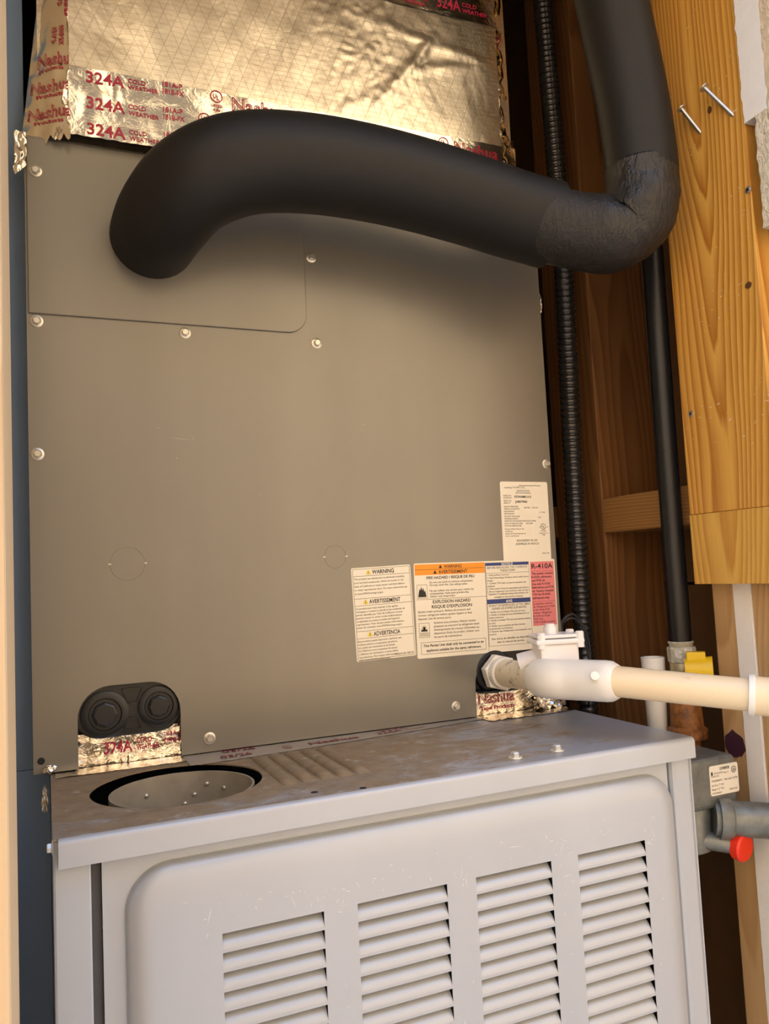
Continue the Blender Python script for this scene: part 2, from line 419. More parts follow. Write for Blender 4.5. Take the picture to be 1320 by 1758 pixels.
# fir board nailed to the stud faces
tb = empty('trim_2'); struct(tb, 'orange fir board with bold grain nailed to the right-hand studs')
XB = .620
bx('board', 'fir_board', tb, XB, .6395, -.2205, -.1125, .1985, 1.2, .0012)
bx('board_end', 'fir_board_lower', tb, XB, .6395, -.2205, -.1125, .128, .1983, .0002)
def flat_disc(name, mat, parent, x, y, z, ry, rz, th=.0006, n=14, sd=0.):
    bm = bmesh.new()
    prism(bm, [(x, y + ry * math.cos(2 * PI * k / n) * (1 + .2 * noise.noise((k * .9, sd, 1))), z + rz * math.sin(2 * PI * k / n) * (1 + .2 * noise.noise((k * .9, sd, 2)))) for k in range(n)], (-th, 0, 0))
    return obj(name, bm, mat, parent)
flat_disc('knot', 'knot_dark', tb, XB, -.209, .406, .0036, .0032, .0005)
flat_disc('knot', 'knot_dark', tb, XB, -.181, .593, .0026, .0036, .0005, sd=3)
def board_screw(y, z, r=.0034):
    o = lat('screw_head', 'zinc', tb, [(0, r), (.0007, r), (.0012, r * .7)], (XB, y, z), (-1, 0, 0), 16)
    bm = bmesh.new()
    for a in (.6, .6 + PI / 2):
        c, s = math.cos(a), math.sin(a); L, t_ = r * .62, r * .14
        prism(bm, [(XB - .00125, y + c * i - s * j, z + s * i + c * j) for i, j in ((-L, -t_), (L, -t_), (L, t_), (-L, t_))], (-.0001, 0, 0))
    obj('recess', bm, 'dark_gap', o)
b_ = flat_disc('primer_blot', 'purple_primer', wr, XS - .0002, -.1290, -.032, .0125, .0130, .0005, 22, 4.4)
board_screw(-.218, .494); board_screw(-.126, .301)
def nail(y0, z0, y1, z1, out):     # driven in at (y1, z1), bent upwards, head away from the board
    a = Vector((XB + .002, y1, z1)); b = Vector((XB - out, y0, z0)); d = (b - a).normalized()
    bm = bmesh.new(); sweep(bm, [a, b], .0020, 12); n_ = obj('bent_nail', bm, 'zinc', tb, smooth='auto')
    lat('nail_head', 'zinc', n_, [(0, .0022), (.0006, .0047), (.0014, .0047), (.002, .002)], b - d * .0004, d, 16)
nail(-.188, .609, -.208, .571, .012); nail(-.155, .607, -.167, .576, .010)
# plaster return beside the board, upper right
tp = empty('trim_3'); struct(tp, 'white broken plaster edge and textured wall return beside the fir board')
ragged_strip('plaster_edge', 'plaster_white', tp, XB - .0025, -.2475, -.2215, .556, 1.15, .022, .0022, 120)
ragged_strip('plaster_edge', 'plaster_rough', tp, XB - .004, -.2478, -.2345, .450, .5555, .02, .0030, 60, 3.)
ragged_strip('wall_return', 'stucco', tp, XB - .002, -.2795, -.2480, .53, 1.15, .02, .0004, 60, 6.)

# ------------------------------------------------------------------ furnace
FX0, FX1, FY = .013, .527, -.1945
fu = tag(empty('furnace', (.27, .15, FL)), 'grey sheet-metal gas furnace with louvered front door and round vent opening', 'furnace')
def chp(o, root):      # keep the child in world coordinates under an offset empty
    o.parent = root; o.matrix_parent_inverse = Matrix.Translation(-root.location); return o
def part(name, bm, mat, root, **k): return chp(obj(name, bm, mat, None, **k), root)
def sub(name, bm, mat, par, **k):
    o = obj(name, bm, mat, par, **k)
    if name.endswith('_text'): o['kind'] = 'stuff'
    return o
bm = bmesh.new()
box(bm, FX0, FX0 + .0015, -.188, .56, FL, -.0012); box(bm, FX1 - .0015, FX1, -.188, .56, FL, -.0012); box(bm, FX0 + .0016, FX1 - .0016, .5585, .56, FL, -.0012)
part('cabinet', bm, 'furnace_paint', fu)
bm = bmesh.new()
prism(bm, [(x, y, FL + .001) for x, y in ((FX0, -.1885), (.0350, -.1885), (.0350, -.170), (FX0, -.170))], (0, 0, -FL - .0025))
part('front_column', bm, 'furnace_paint', fu, bevel=.0012)
bm = bmesh.new()
prism(bm, [(x, y, FL + .001) for x, y in ((.505, -.1885), (FX1, -.1885), (FX1, -.170), (.505, -.170))], (0, 0, -FL - .0025))
part('front_column', bm, 'furnace_paint', fu, bevel=.004)
bm = bmesh.new(); box(bm, .0355, .0412, -.180, -.172, FL + .01, -.003); part('slot_strip', bm, 'slot_shade', fu)  # grey strip stands in for the shaded slot between column and door
# top panel with the vent hole and a folded front lip
HC, HR = (.1035, -.0945), .0645
bm = bmesh.new(); S = 64
hv = [bm.verts.new((HC[0] + HR * math.cos(2 * PI * k / S), HC[1] + HR * math.sin(2 * PI * k / S), 0)) for k in range(S)]
def rect_pt(a):     # point on the panel outline in direction a from the hole's centre
    dx, dy = math.cos(a), math.sin(a); ts = []
    if dx > 1e-9: ts.append((FX1 - HC[0]) / dx)
    if dx < -1e-9: ts.append((FX0 - HC[0]) / dx)
    if dy > 1e-9: ts.append((.56 - HC[1]) / dy)
    if dy < -1e-9: ts.append((FY + .004 - HC[1]) / dy)
    t_ = min(ts); return (HC[0] + dx * t_, HC[1] + dy * t_)
angs = [2 * PI * k / S for k in range(S)]
ov = [rect_pt(a) for a in angs]
for cx, cy in ((FX0, FY + .004), (FX1, FY + .004), (FX1, .56), (FX0, .56)):    # snap the nearest rays to the corners
    k = min(range(S), key=lambda i: (math.atan2(cy - HC[1], cx - HC[0]) - angs[i] + PI) % (2 * PI) - PI if False else abs(((math.atan2(cy - HC[1], cx - HC[0]) - angs[i] + PI) % (2 * PI)) - PI))
    ov[k] = (cx, cy)
ovv = [bm.verts.new((x, y, 0)) for x, y in ov]
for k in range(S): bm.faces.new((hv[k], hv[(k + 1) % S], ovv[(k + 1) % S], ovv[k]))
r_ = bmesh.ops.extrude_face_region(bm, geom=bm.faces[:]); bmesh.ops.translate(bm, verts=[v for v in r_['geom'] if isinstance(v, bmesh.types.BMVert)], vec=(0, 0, -.0012))
top = part('top_panel', bm, 'furnace_top_paint', fu)
bm = bmesh.new(); prof = []
for i in range(7):
    a = PI / 2 * i / 6; prof.append((FY + .004 - .004 * math.sin(a), -.004 + .004 * math.cos(a)))
prof += [(FY, -.0175), (FY + .003, -.0182), (FY + .0045, -.0165), (FY + .0015, -.0165), (FY + .0015, -.0045), (FY + .0045, -.0014)]
prism(bm, [(FX0 + .003, y, z) for y, z in prof], (FX1 - FX0 - .003, 0, 0)); part('front_lip', bm, 'furnace_paint', fu, smooth='auto')
# louvered door
DX0, DX1, DZ1, DZ0 = .0415, .5035, -.019, -.62
YF = -.1935                                  # flat face
door = part('door', bmesh.new(), 'furnace_paint', fu)
LX = [(.1150, .1855), (.2105, .2815), (.3060, .3735), (.3990, .4665)]
LZ0, LP, LH, NR = -.0770, .0124, .0104, 15
bm = bmesh.new()
R0 = (.074, .486, -.50, -.046)              # raised flat field x0 x1 z0 z1
R1 = (.086, .474, -.488, -.058)             # louver grid inside it
xs = [R1[0]] + [v for p_ in LX for v in p_] + [R1[1]]
zs = [R1[3]]
for i in range(NR): zs += [LZ0 - i * LP, LZ0 - i * LP - LH]
zs.append(R1[2])
gv = {}
for i, x in enumerate(xs):
    for j, z in enumerate(zs): gv[i, j] = bm.verts.new((x, YF, z))
for i in range(len(xs) - 1):
    for j in range(len(zs) - 1):
        if i % 2 == 1 and j % 2 == 1: continue
        bm.faces.new((gv[i, j], gv[i + 1, j], gv[i + 1, j + 1], gv[i, j + 1]))
# rounded shoulders: concentric rounded rectangles falling back to the door flange
def rr_loop(d, y, r):
    pts = rrect(R0[0] - d, R0[1] + d, R0[2] - d, R0[3] + d, r, 8)
    return [bm.verts.new((x, y, z)) for x, z in pts]
N = 9; W_ = .0185; H_ = .0085
loops = [rr_loop(-.012, YF, .0004)]
for i in range(N + 1):
    a = PI / 2 * i / N; loops.append(rr_loop(W_ * math.sin(a), YF + H_ * (1 - math.cos(a)), .010 + W_ * math.sin(a)))
loops.append(rr_loop(W_ + .0005, YF + H_ + .0005, .0290))
for A, B in zip(loops, loops[1:]):
    n_ = len(A)
    for k in range(n_): bm.faces.new((A[k], A[(k + 1) % n_], B[(k + 1) % n_], B[k]))
me = door.data; bm_f = bmesh.new()
for f_ in bm.faces: f_.smooth = True
bmesh.ops.recalc_face_normals(bm, faces=bm.faces); bm.to_mesh(me); bm.free(); bm_f.free()
me.set_sharp_from_angle(angle=math.radians(30))
bm = bmesh.new(); YB = YF + H_ + .0012
prism(bm, [(x, YB, z) for x, z in rrect(DX0, DX1, DZ0, DZ1, .002, 2)], (0, .0012, 0))
# opening behind the raised field so the louvers look into the dark cabinet
bmd = sub('door_flange', bm, 'furnace_paint', door)
cut = bmesh.new(); box(cut, R0[0] + .008, R0[1] - .008, YB - .01, YB + .01, R0[2] + .01, R0[3] - .012)
cut_me = bpy.data.meshes.new('flange_opening'); cut.to_mesh(cut_me); cut.free()
cut_o = bpy.data.objects.new('flange_opening', cut_me); C.objects.link(cut_o)
md = bmd.modifiers.new('opening', 'BOOLEAN'); md.operation = 'DIFFERENCE'; md.object = cut_o; md.solver = 'EXACT'
dg = bpy.context.evaluated_depsgraph_get(); new_me = bpy.data.meshes.new_from_object(bmd.evaluated_get(dg))
bmd.modifiers.clear(); bmd.data = new_me; bpy.data.objects.remove(cut_o)
# one louver blade: flush at its lower edge, curving inwards to its upper edge
louver_cache = {}
for ci_, (x0, x1) in enumerate(LX):
    wd = x1 - x0; bm = bmesh.new(); pr = []
    for i in range(9):
        t_ = i / 8; pr.append((.0104 * (t_ ** 1.7), -LH + LH * 1.02 * t_))
    back = [(y + .0007, z - .0004) for y, z in pr[::-1]]
    prism(bm, [(0, y, z) for y, z in pr + back], (wd, 0, 0))
    me = bpy.data.meshes.new('louver'); bmesh.ops.recalc_face_normals(bm, faces=bm.faces)
    for f_ in bm.faces: f_.smooth = True
    bm.to_mesh(me); bm.free(); me.materials.append(M['furnace_paint']); me.set_sharp_from_angle(angle=math.radians(40))
    for j in range(NR):
        o = bpy.data.objects.new('louver', me); C.objects.link(o); o.parent = door
        o.location = (x0, YF + .00005, LZ0 - j * LP)
# near-black sheet behind the door, standing in for shade inside the cabinet
bm = bmesh.new(); box(bm, FX0 + .0025, FX1 - .0025, -.1505, -.150, FL + .005, -.0750); part('dark_backing', bm, 'dark_gap', fu)
# scuffed paint on the door
def slivers(bm, spots, y):
    for x, z, L_, a, t_ in spots:
        c, s_ = math.cos(a), math.sin(a)
        bm.faces.new([bm.verts.new((x + c * i - s_ * j, y, z + s_ * i + c * j)) for i, j in ((-L_, 0), (0, -t_), (L_, 0), (0, t_))])
rs = random.Random(3); spots = []
for k in range(130):
    x = rs.uniform(.09, .48); z = -.066 + rs.gauss(0, .007) if k < 80 else rs.uniform(-.30, -.06)
    if any(a_ - .003 < x < b_ + .003 for a_, b_ in LX) and z < -.072: x = rs.choice((.100, .198, .294, .387, .476)) + rs.uniform(-.006, .006)
    spots.append((x, min(z, -.049), rs.uniform(.0004, .0022) if k % 9 else rs.uniform(.003, .009), rs.choice((rs.uniform(-.5, .5), rs.uniform(1, 2))), rs.uniform(.00012, .0003)))
bm = bmesh.new(); slivers(bm, spots, YF - .00012); sub('scuff_marks', bm, 'scuff_white', door)['kind'] = 'stuff'
# vent collar, ribs, screws, holes
bm = bmesh.new(); lathe(bm, [(-.075, .0528), (-.0030, .0528), (-.0030, .0545), (-.075, .0545)], (.1065, -.0985, 0), (0, 0, 1), 56, closed=True)
collar = part('vent_collar', bm, 'collar_metal', fu, smooth='auto')
bm = bmesh.new(); lathe(bm, [(0, .0525), (.001, .0525)], (.1065, -.0985, -.060), (.0, 0, 1), 48); sub('collar_floor', bm, 'collar_metal', collar)
for a in (.75, 1.05, 1.25, 1.4, 2.0, .45):
    d = Vector((math.cos(a), math.sin(a), 0)); p_ = Vector((.1065, -.0985, -.022 - .01 * math.sin(a * 5))) + d * .0528
    bm = bmesh.new(); lathe(bm, [(0, .0021), (.0008, .0021), (.0014, .001)], p_, -d, 10); sub('rivet', bm, 'zinc', collar, smooth=True)
for i in range(5):
    x = .1785 + i * .0148; bm = bmesh.new(); L = .108; n_ = 18; rows = []
    for k in range(n_ + 1):
        t_ = k / n_; y = -.040 - L * t_; hgt = .0030 * min(1, t_ / .08, (1 - t_) / .08) ** .5
        rows.append([bm.verts.new((x + .0058 * math.cos(PI - PI * q / 8), y, -.0003 + (hgt + .0003) * math.sin(PI * q / 8))) for q in range(9)])
    for A, B in zip(rows, rows[1:]):
        for q in range(8): bm.faces.new((A[q], A[q + 1], B[q + 1], B[q]))
    part('embossed_rib', bm, 'furnace_top_paint', fu, smooth=True)
def hex_screw(root, p, n, r=.0042, mat='zinc', washer=True, name='screw'):
    n = Vector(n).normalized(); p = Vector(p)
    bm = bmesh.new(); lathe(bm, [(0, r * 1.32), (r * .14, r * 1.28), (r * .26, r * .95)], p, n, 20)
    lathe(bm, [(r * .2, r * .84), (r * .85, r * .84), (r * 1.0, r * .66)], p, n, 6)
    return part(name, bm, mat, root)
hex_screw(fu, (.361, -.170, 0), (0, 0, 1), .0046, 'zinc_bright'); hex_screw(fu, (.403, -.168, 0), (0, 0, 1), .0046, 'zinc_bright')
hex_screw(fu, (FX0, -.186, -.006), (-1, 0, 0), .0036, 'zinc_bright')
for x, y in ((.187, -.178), (.221, -.187)):
    bm = bmesh.new(); lathe(bm, [(0, .0026), (.0002, .0026)], (x, y, 0), (0, 0, 1), 14); part('screw_hole', bm, 'dark_gap', fu)

# ------------------------------------------------------------------ coil cabinet
CW, CH = .533, .556
co = tag(empty('coil_cabinet', (.27, .25, 0)), 'tall taupe metal coil cabinet with stickers standing on the furnace', 'coil cabinet')
bm = bmesh.new(); box(bm, .0008, CW - .0008, .020, .52, .0005, CH - .001); part('casing', bm, 'coil_paint', co)
def arc(cx, cz, r, a0, a1, n=8): return [(cx + r * math.cos(a0 + (a1 - a0) * i / n), cz + r * math.sin(a0 + (a1 - a0) * i / n)) for i in range(n + 1)]
B0 = .0016
out = [(0, B0), (.0350, B0)]
out += arc(.0350 + .027, .0690 - .027, .027, PI, PI / 2) + arc(.121 - .027, .0690 - .027, .027, PI / 2, 0)
out += [(.121, B0), (.422, B0), (.422, .030)]
out += arc(.422 + .033, .066 - .033, .033, PI, PI / 2) + arc(.522 - .02, .066 - .02, .02, PI / 2, 0)
out += [(.522, B0), (CW, B0), (CW, CH), (0, CH)]
bm = bmesh.new(); prism(bm, [(x, 0, z) for x, z in out], (0, .0012, 0))
fp = part('front_panel', bm, 'coil_paint', co)
bm = bmesh.new()       # returns at the panel's sides
box(bm, 0, .0012, .0012, .020, B0, CH); part('panel_return', bm, 'coil_paint', co)
bm = bmesh.new(); box(bm, CW - .0012, CW, .0012, .020, B0, CH); part('panel_return', bm, 'coil_paint', co)
bm = bmesh.new()
pl = [(.0015, .3945)] + arc(.2545 - .020, .3945 + .020, .020, -PI / 2, 0, 10) + [(.2545, CH - .002), (.0015, CH - .002)]
prism(bm, [(x, -.0022, z) for x, z in pl], (0, .0021, 0)); part('access_plate', bm, 'coil_paint', co, bevel=.0011, segs=3)
for x, z in ((.009, .523), (.008, .388), (.007, .271), (.135, .387), (.262, .474), (.264, .386), (.5275, .267), (.398, .0145), (.146, .0135)):
    hex_screw(co, (x, -.0023 if (x < .01 and z > .39) else 0, z), (0, -1, 0), .0042)
bm = bmesh.new(); lathe(bm, [(0, .003), (.0002, .003)], (.006, 0, .012), (0, -1, 0), 14); part('screw_hole', bm, 'dark_gap', co)
for x, z, r in ((.079, .174, .0152), (.274, .173, .0115)):       # knockouts: shallow groove ring with two tabs
    bm = bmesh.new(); lathe(bm, [(0, r), (.0003, r - .00015), (.0003, r - .0007), (0, r - .0008)], (x, 0, z), (0, -1, 0), 40, closed=True)
    k_ = part('knockout', bm, 'coil_paint', co, smooth='auto')
    for s in (-1, 1):
        bm = bmesh.new(); box(bm, x + s * r - .0012, x + s * r + .0012, -.0006, 0, z - .0005, z + .0005); sub('knockout_tab', bm, 'zinc', k_)
bm = bmesh.new(); slivers(bm, [(.128, .2870, .0100, -.12, .00022), (.1395, .2875, .0035, 1.1, .0002), (.1085, .2965, .0030, .1, .0002), (.124, .2690, .0012, .7, .0004), (.078, .522, .010, .12, .0002), (.226, .455, .0008, 1., .0005), (.31, .305, .002, .3, .0002), (.20, .235, .0007, 0, .0004), (.44, .40, .003, .9, .00015)], -.00012)
part('scuff_marks', bm, 'scuff_pale', co)['kind'] = 'stuff'
# black drain pan with plugs in the left notch
bm = bmesh.new(); prism(bm, [(x, .0060, z) for x, z in rrect(.0300, .1255, .0235, .0735, .024, 8)], (0, .012, 0))
pan = part('drain_pan', bm, 'black_plastic', co, bevel=.0015)
for x, z, r in ((.0575, .0440, .0200), (.1030, .0465, .0180)):
    bm = bmesh.new(); lathe(bm, [(0, r), (.0022, r), (.0030, r * .93), (.0030, r * .70), (.0016, r * .66), (.0016, r * .58), (.0016, r * .2)], (x, .0060, z), (0, -1, 0), 36)
    pg = sub('drain_plug', bm, 'black_plastic', pan, smooth='auto')
    bm = bmesh.new(); lathe(bm, [(.001, r * .55), (.0052, r * .52), (.0060, r * .44), (.0060, r * .2)], (x, .0060, z), (0, -1, 0), 8); sub('plug_head', bm, 'black_plastic', pg)
for z0, z1, wa, wb in ((.0520, .0640, .0030, .0080), (.0290, .0390, .0070, .0030)):      # gussets between the two ports
    bm = bmesh.new(); xm = .0810
    for s in (-1, 1):
        prism(bm, [(xm + s * wa, .0060, z0), (xm + s * (wa + .0012), .0060, z0), (xm + s * (wb + .0012), .0060, z1), (xm + s * wb, .0060, z1)], (0, -.0022, 0))
    box(bm, xm - wb, xm + wb, .0038, .0060, z1 - .0006, z1 + .0006); box(bm, xm - wa, xm + wa, .0038, .0060, z0 - .0006, z0 + .0006)
    sub('gusset', bm, 'black_plastic', pan)
# black grommet behind the right notch
bm = bmesh.new(); prism(bm, [(x, .0060, z) for x, z in rrect(.416, .5275, .0245, .0710, .022, 8)], (0, .010, 0))
gr = part('drain_port', bm, 'black_plastic', co, bevel=.0015)
bm = bmesh.new(); lathe(bm, [(0, .0225), (.006, .0225), (.0075, .021), (.0075, .017), (.0, .017)], (.4465, .0062, .0455), (0, -1, 0), 36); sub('port_ring', bm, 'black_plastic', gr, smooth='auto')
bm = bmesh.new(); box(bm, .4235, .520, -.010, .006, .0255, .0275); sub('port_sill', bm, 'black_plastic', gr, bevel=.0006)

# wrinkled foil sheets -------------------------------------------------
def wr_disp(amp, freq, sd):
    def d(u, v):
        return amp * (noise.noise((u * freq, v * freq, sd)) + .6 * abs(noise.noise((u * freq * 2.3, v * freq * 1.7, sd + 9))) + .35 * noise.noise((u * freq * 5, v * freq * 4, sd + 3)))
    return d
def sheet(bm, frame, x0, x1, y0, y1, nx, ny, jag=0., sd=0.):
    V = [[bm.verts.new(frame(x0 + (x1 - x0) * i / nx, (y0 + (jag * noise.noise((x0 * 10 + i * .5, sd, 4)))) * (1 - j / ny) + (y1 + jag * noise.noise((i * .45, sd, 8))) * j / ny)) for j in range(ny + 1)] for i in range(nx + 1)]
    for i in range(nx):
        for j in range(ny): bm.faces.new((V[i][j], V[i + 1][j], V[i + 1][j + 1], V[i][j + 1]))
def taped(root, name, frame, x0, x1, y0, y1, nx, ny, mat, texts, jag=0., off=.0004, ink='ink_red', sd=0.):
    """frame(x, y, lift) -> world point on the wrinkled tape"""
    bm = bmesh.new(); sheet(bm, lambda a, b: frame(a, b, 0), x0, x1, y0, y1, nx, ny, jag, sd)
    t_ = part(name, bm, mat, root, smooth=True)
    if texts:
        bm = bmesh.new(); texts(bm, lambda a, b: frame(a, b, off)); sub('printed_text', bm, ink, t_)
    return t_
# foil below the drain pan (left notch)
d1 = wr_disp(.0022, 70, 1.)
def tx(bm, F):
    write(bm, F, '324A', .0560, .0095, .0105, w=.024); write(bm, F, 'COLD', .0835, .0160, .0044, w=.013); write(bm, F, 'WEATHER', .0835, .0100, .0044, w=.019)
    write(bm, F, '181A-P', .1075, .0190, .0040); write(bm, F, '181B-FX', .1075, .0130, .0040)
taped(co, 'foil_tape', lambda x, z, l: (x, .0085 - l - abs(d1(x, z)), z), .0330, .1230, .0005, .0285, 60, 16, 'foil_tape_crumpled', tx, .0012)
d2 = wr_disp(.0009, 60, 4.)
def tx(bm, F):
    write(bm, F, 'Nashua', .4270, .0130, .0125, w=.044, outline=.02); write(bm, F, 'Tape Products', .4290, .0060, .0040, w=.042)
taped(co, 'foil_tape', lambda x, z, l: (x, .0050 - l - abs(d2(x, z)), z), .4215, .5230, .0005, .0255, 50, 14, 'foil_tape_crumpled', tx, .0006)
# tape folded from the cabinet foot onto the furnace top, left, middle and right runs
d3 = wr_disp(.0006, 45, 7.)
taped(co, 'foil_tape', lambda x, y, l: (x, -y, .0006 + l + abs(d3(x, y)) * 1.4), .0165, .1215, -.004, .0210, 60, 12, 'foil_tape_crumpled', None, .0012)
def tx(bm, F):
    write(bm, F, '03/26', .1500, -.0010 + .006, .0060, w=.028); write(bm, F, '03/26', .1560, .0165, .0060, w=.03)
    ul_mark(bm, F, .2120, .0095, .0042); write(bm, F, 'Nashua', .2330, .0060, .0072, w=.050); write(bm, F, '324A', .3030, .0060, .0072, w=.026); write(bm, F, 'COLD WEATHER', .332, .0070, .0036, w=.022)
    write(bm, F, '324A', .310, .0150, .0050, w=.03)
d4 = wr_disp(.0003, 30, 9.)
# on the flat run text is read from the front: local y grows away from the viewer
taped(co, 'foil_tape', lambda x, y, l: (x, .001 - (1 - y / .0225) * (.043 - .030 * max(0, min(1, (x - .1218) / .30)) ** 1.4), .0005 + l + abs(d4(x, y))), .1218, .4220, 0, .0225, 70, 8, 'foil_tape_dull', tx, .0010, ink='ink_dark_red')
d5 = wr_disp(.0022, 60, 12.)
taped(co, 'foil_tape', lambda x, y, l: (x, -.0270 + y, .0006 + l + abs(d5(x, y))), .4222, .5250, 0, .0300, 50, 16, 'foil_tape_crumpled', None, .0030)
# torn wad of tape hanging past the furnace's back right corner and one at the left foot
def wad(root, c, s, sd, n=10):
    bm = bmesh.new(); bmesh.ops.create_icosphere(bm, subdivisions=3, radius=1)
    for v in bm.verts:
        k = 1 + .7 * noise.noise(v.co * 2.3 + Vector((sd, 0, 0))) + .35 * noise.noise(v.co * 6 + Vector((0, sd, 0)))
        v.co = Vector(c) + Vector((v.co.x * s[0], v.co.y * s[1], v.co.z * s[2])) * k
    return part('foil_scrap', bm, 'foil_tape_crumpled', root)
wad(co, (.514, -.004, .0135), (.013, .009, .011), 1.5); wad(co, (.4995, -.006, .0095), (.010, .008, .007), 4.2)
wad(co, (.0125, -.004, .0050), (.0050, .0035, .0030), 2.2); wad(fu, (.0085, -.004, -.018), (.0020, .0020, .010), 6.1)
wad(co, (CW + .001, .004, .452), (.0022, .004, .016), 8.)

# stickers ---------------------------------------------------------------
YS = -.00025
def sticker(name, x0, x1, z0, z1, r, rot=0., label=None, ysurf=YS):
    cx, cz = (x0 + x1) / 2, (z0 + z1) / 2; c, s = math.cos(rot), math.sin(rot)
    def F(x, z, l=0.): return (cx + (x - cx) * c - (z - cz) * s, ysurf - l, cz + (x - cx) * s + (z - cz) * c)
    bm = bmesh.new(); prism(bm, [F(x, z) for x, z in rrect(x0, x1, z0, z1, r, 4)], (0, .0002, 0))
    o = part(name, bm, 'sticker_paper', co)
    if label: o['label'] = label
    return o, F
def fld(par, name, F, x0, x1, z0, z1, mat, l=.00012):
    bm = bmesh.new(); quad(bm, lambda a, b: F(a, b, l), x0, x1, z0, z1); return sub(name, bm, mat, par)
def para(bm, F, lines, x, z, step, h, wmax, align='l'):
    for i, s in enumerate(lines): write(bm, F, s, x, z - i * step, h, align=align, wmax=wmax)
def tri(bm, F, cx, cz, h):
    bm.faces.new([bm.verts.new(F(*p)) for p in ((cx - h * .58, cz), (cx + h * .58, cz), (cx, cz + h))])
# 1: three-language chemical warning
s1, F1 = sticker('warning_sticker', .2905, .3550, .0695, .1615, .0015, math.radians(1.2), 'white sticker with three warning headings')
T = lambda a, b: F1(a, b, .00022)
bm = bmesh.new()
x0, x1 = .2918, .3538
rectline(bm, T, x0, x1, .0708, .1602, .0003)
for zt, head, lines, hl in ((.1602, 'WARNING', ('This product can expose you to chemicals including', 'Lead and lead compounds, which are known to the', 'State of California to cause cancer and birth defects', 'or other reproductive harm. For more information go', 'to www.P65Warnings.ca.gov.'), 5),
                            (.1310, 'AVERTISSEMENT', ('Ce produit peut vous exposer à des agents', 'chimiques, y compris le plomb et les composés de', 'plomb, identifiés par l\'Etat de Californie comme', 'pouvant causer le cancer et des malformations', 'congénitales ou autres troubles de l\'appareil', 'reproducteur. Pour de plus amples informations,', 'prière de consulter www.P65Warnings.ca.gov.'), 7),
                            (.0990, 'ADVERTENCIA', ('Este producto puede exponerlo a químicos que', 'incluyen plomo y compuestos de plomo,', 'los cuales son conocidos en el Estado', 'de California como causantes de cáncer', 'y defectos de nacimiento, u otros daños', 'reproductivos. Para mayor información,', 'visite www.P65Warnings.ca.gov.'), 7)):
    if zt < .16: quad(bm, T, x0, x1, zt - .0003, zt)
    quad(bm, T, x0, x1, zt - .0073, zt - .0070)
    W = {'WARNING': .024, 'AVERTISSEMENT': .034, 'ADVERTENCIA': .029}[head]
    write(bm, T, head, .3245, zt - .0056, .0042, w=W, align='c')
    bmY = bmesh.new(); tri(bmY, lambda a, b: F1(a, b, .00015), .3245 - W / 2 - .0038, zt - .0058, .0050); sub('warning_triangle', bmY, 'sticker_yellow', s1)
    write(bm, T, '!', .3245 - W / 2 - .0038, zt - .0054, .0028, align='c')
    step = .0036 if hl == 5 else .0031
    para(bm, T, lines, x0 + .0010, zt - .0108, step, .0019, .0600 if zt > .1 else .0470)
write(bm, T, '343624-201 REV.B', .3520, .0722, .0020, align='r')
sub('printed_text', bm, 'ink_black', s1)
# 2: large refrigerant sticker
s2, F2 = sticker('refrigerant_sticker', .3575, .5295, .0655, .1620, .0020, math.radians(-.5), 'wide sticker with orange, blue and pink fields')
x0, x1 = .3585, .4405
o_ = fld(s2, 'orange_field', F2, x0, x1, .1498, .1608, 'sticker_orange')
fld(s2, 'blue_field', F2, .4415, .4955, .1568, .1600, 'sticker_blue'); fld(s2, 'blue_field', F2, .4415, .4955, .1164, .1212, 'sticker_blue')
fld(s2, 'pink_field', F2, .4975, .5280, .0900, .1595, 'sticker_pink')
T = lambda a, b: F2(a, b, .00022)
bm = bmesh.new(); xm = (x0 + x1) / 2
quad(bm, T, x0, x1, .1552, .1555); quad(bm, T, .4408, .4411, .0670, .1600); quad(bm, T, x0, x1, .1248, .1251)
for zc, s_ in ((.1564, 'WARNING'), (.1509, 'AVERTISSEMENT')):
    write(bm, T, s_, xm + .003, zc, .0034, align='c', w=.021 if s_[0] == 'W' else .034)
    tri(bm, T, xm + .003 - (.0145 if s_[0] == 'W' else .0210), zc, .0036)
write(bm, T, 'FIRE HAZARD / RISQUE DE FEU', xm, .1455, .0029, w=.056, align='c')
para(bm, T, ('Do not use torch to remove components.', 'Oil may catch fire. Use tubing cutter.', '', 'Ne pas utiliser une torche pour retirer les', 'composantes. Huile peut prendre feu.', 'Utiliser une coupe-tube.'), .3745, .1412, .0029, .0022, .0645)
rectline(bm, T, .3600, .3718, .1262, .1400, .0003)
bm.faces.new([bm.verts.new(T(*p)) for p in ((.3612, .1275), (.3706, .1275), (.3700, .1310), (.3692, .1345), (.3684, .1325), (.3672, .1370), (.3662, .1340), (.3650, .1385), (.3640, .1345), (.3630, .1360), (.3620, .1320))])
write(bm, T, 'EXPLOSION HAZARD', xm, .1205, .0033, w=.044, align='c'); write(bm, T, "RISQUE D'EXPLOSION", xm, .1155, .0033, w=.047, align='c')
para(bm, T, ('System under pressure. Relieve all pressure and', 'recover refrigerant before system repairs or final', 'disposal. Use all service ports.'), .3600, .1115, .0036, .0023, .0780)
para(bm, T, ('Système sous pression. Relever toutes', 'pressions et recouvrir le réfrigérant avant', "d'entreprendre les travaux d'entretien ou", 'disposition finale du produit. Utiliser tous', 'les ports de maintenance.'), .3775, .0997, .0036, .0023, .0620)
rectline(bm, T, .3605, .3725, .0865, .1010, .0003)
for k in range(9):
    a = PI * k / 8; c_ = (.3665, .0945); p1 = (c_[0] + .0042 * math.cos(a), c_[1] + .0050 * math.sin(a))
    bm.faces.new([bm.verts.new(T(*p)) for p in ((c_[0] - .0006, c_[1]), (c_[0] + .0006, c_[1]), p1)])
quad(bm, T, .3630, .3700, .0925, .0945)
for k in range(4): quad(bm, T, .3615, .3715, .0880 + k * .0010, .0883 + k * .0010)
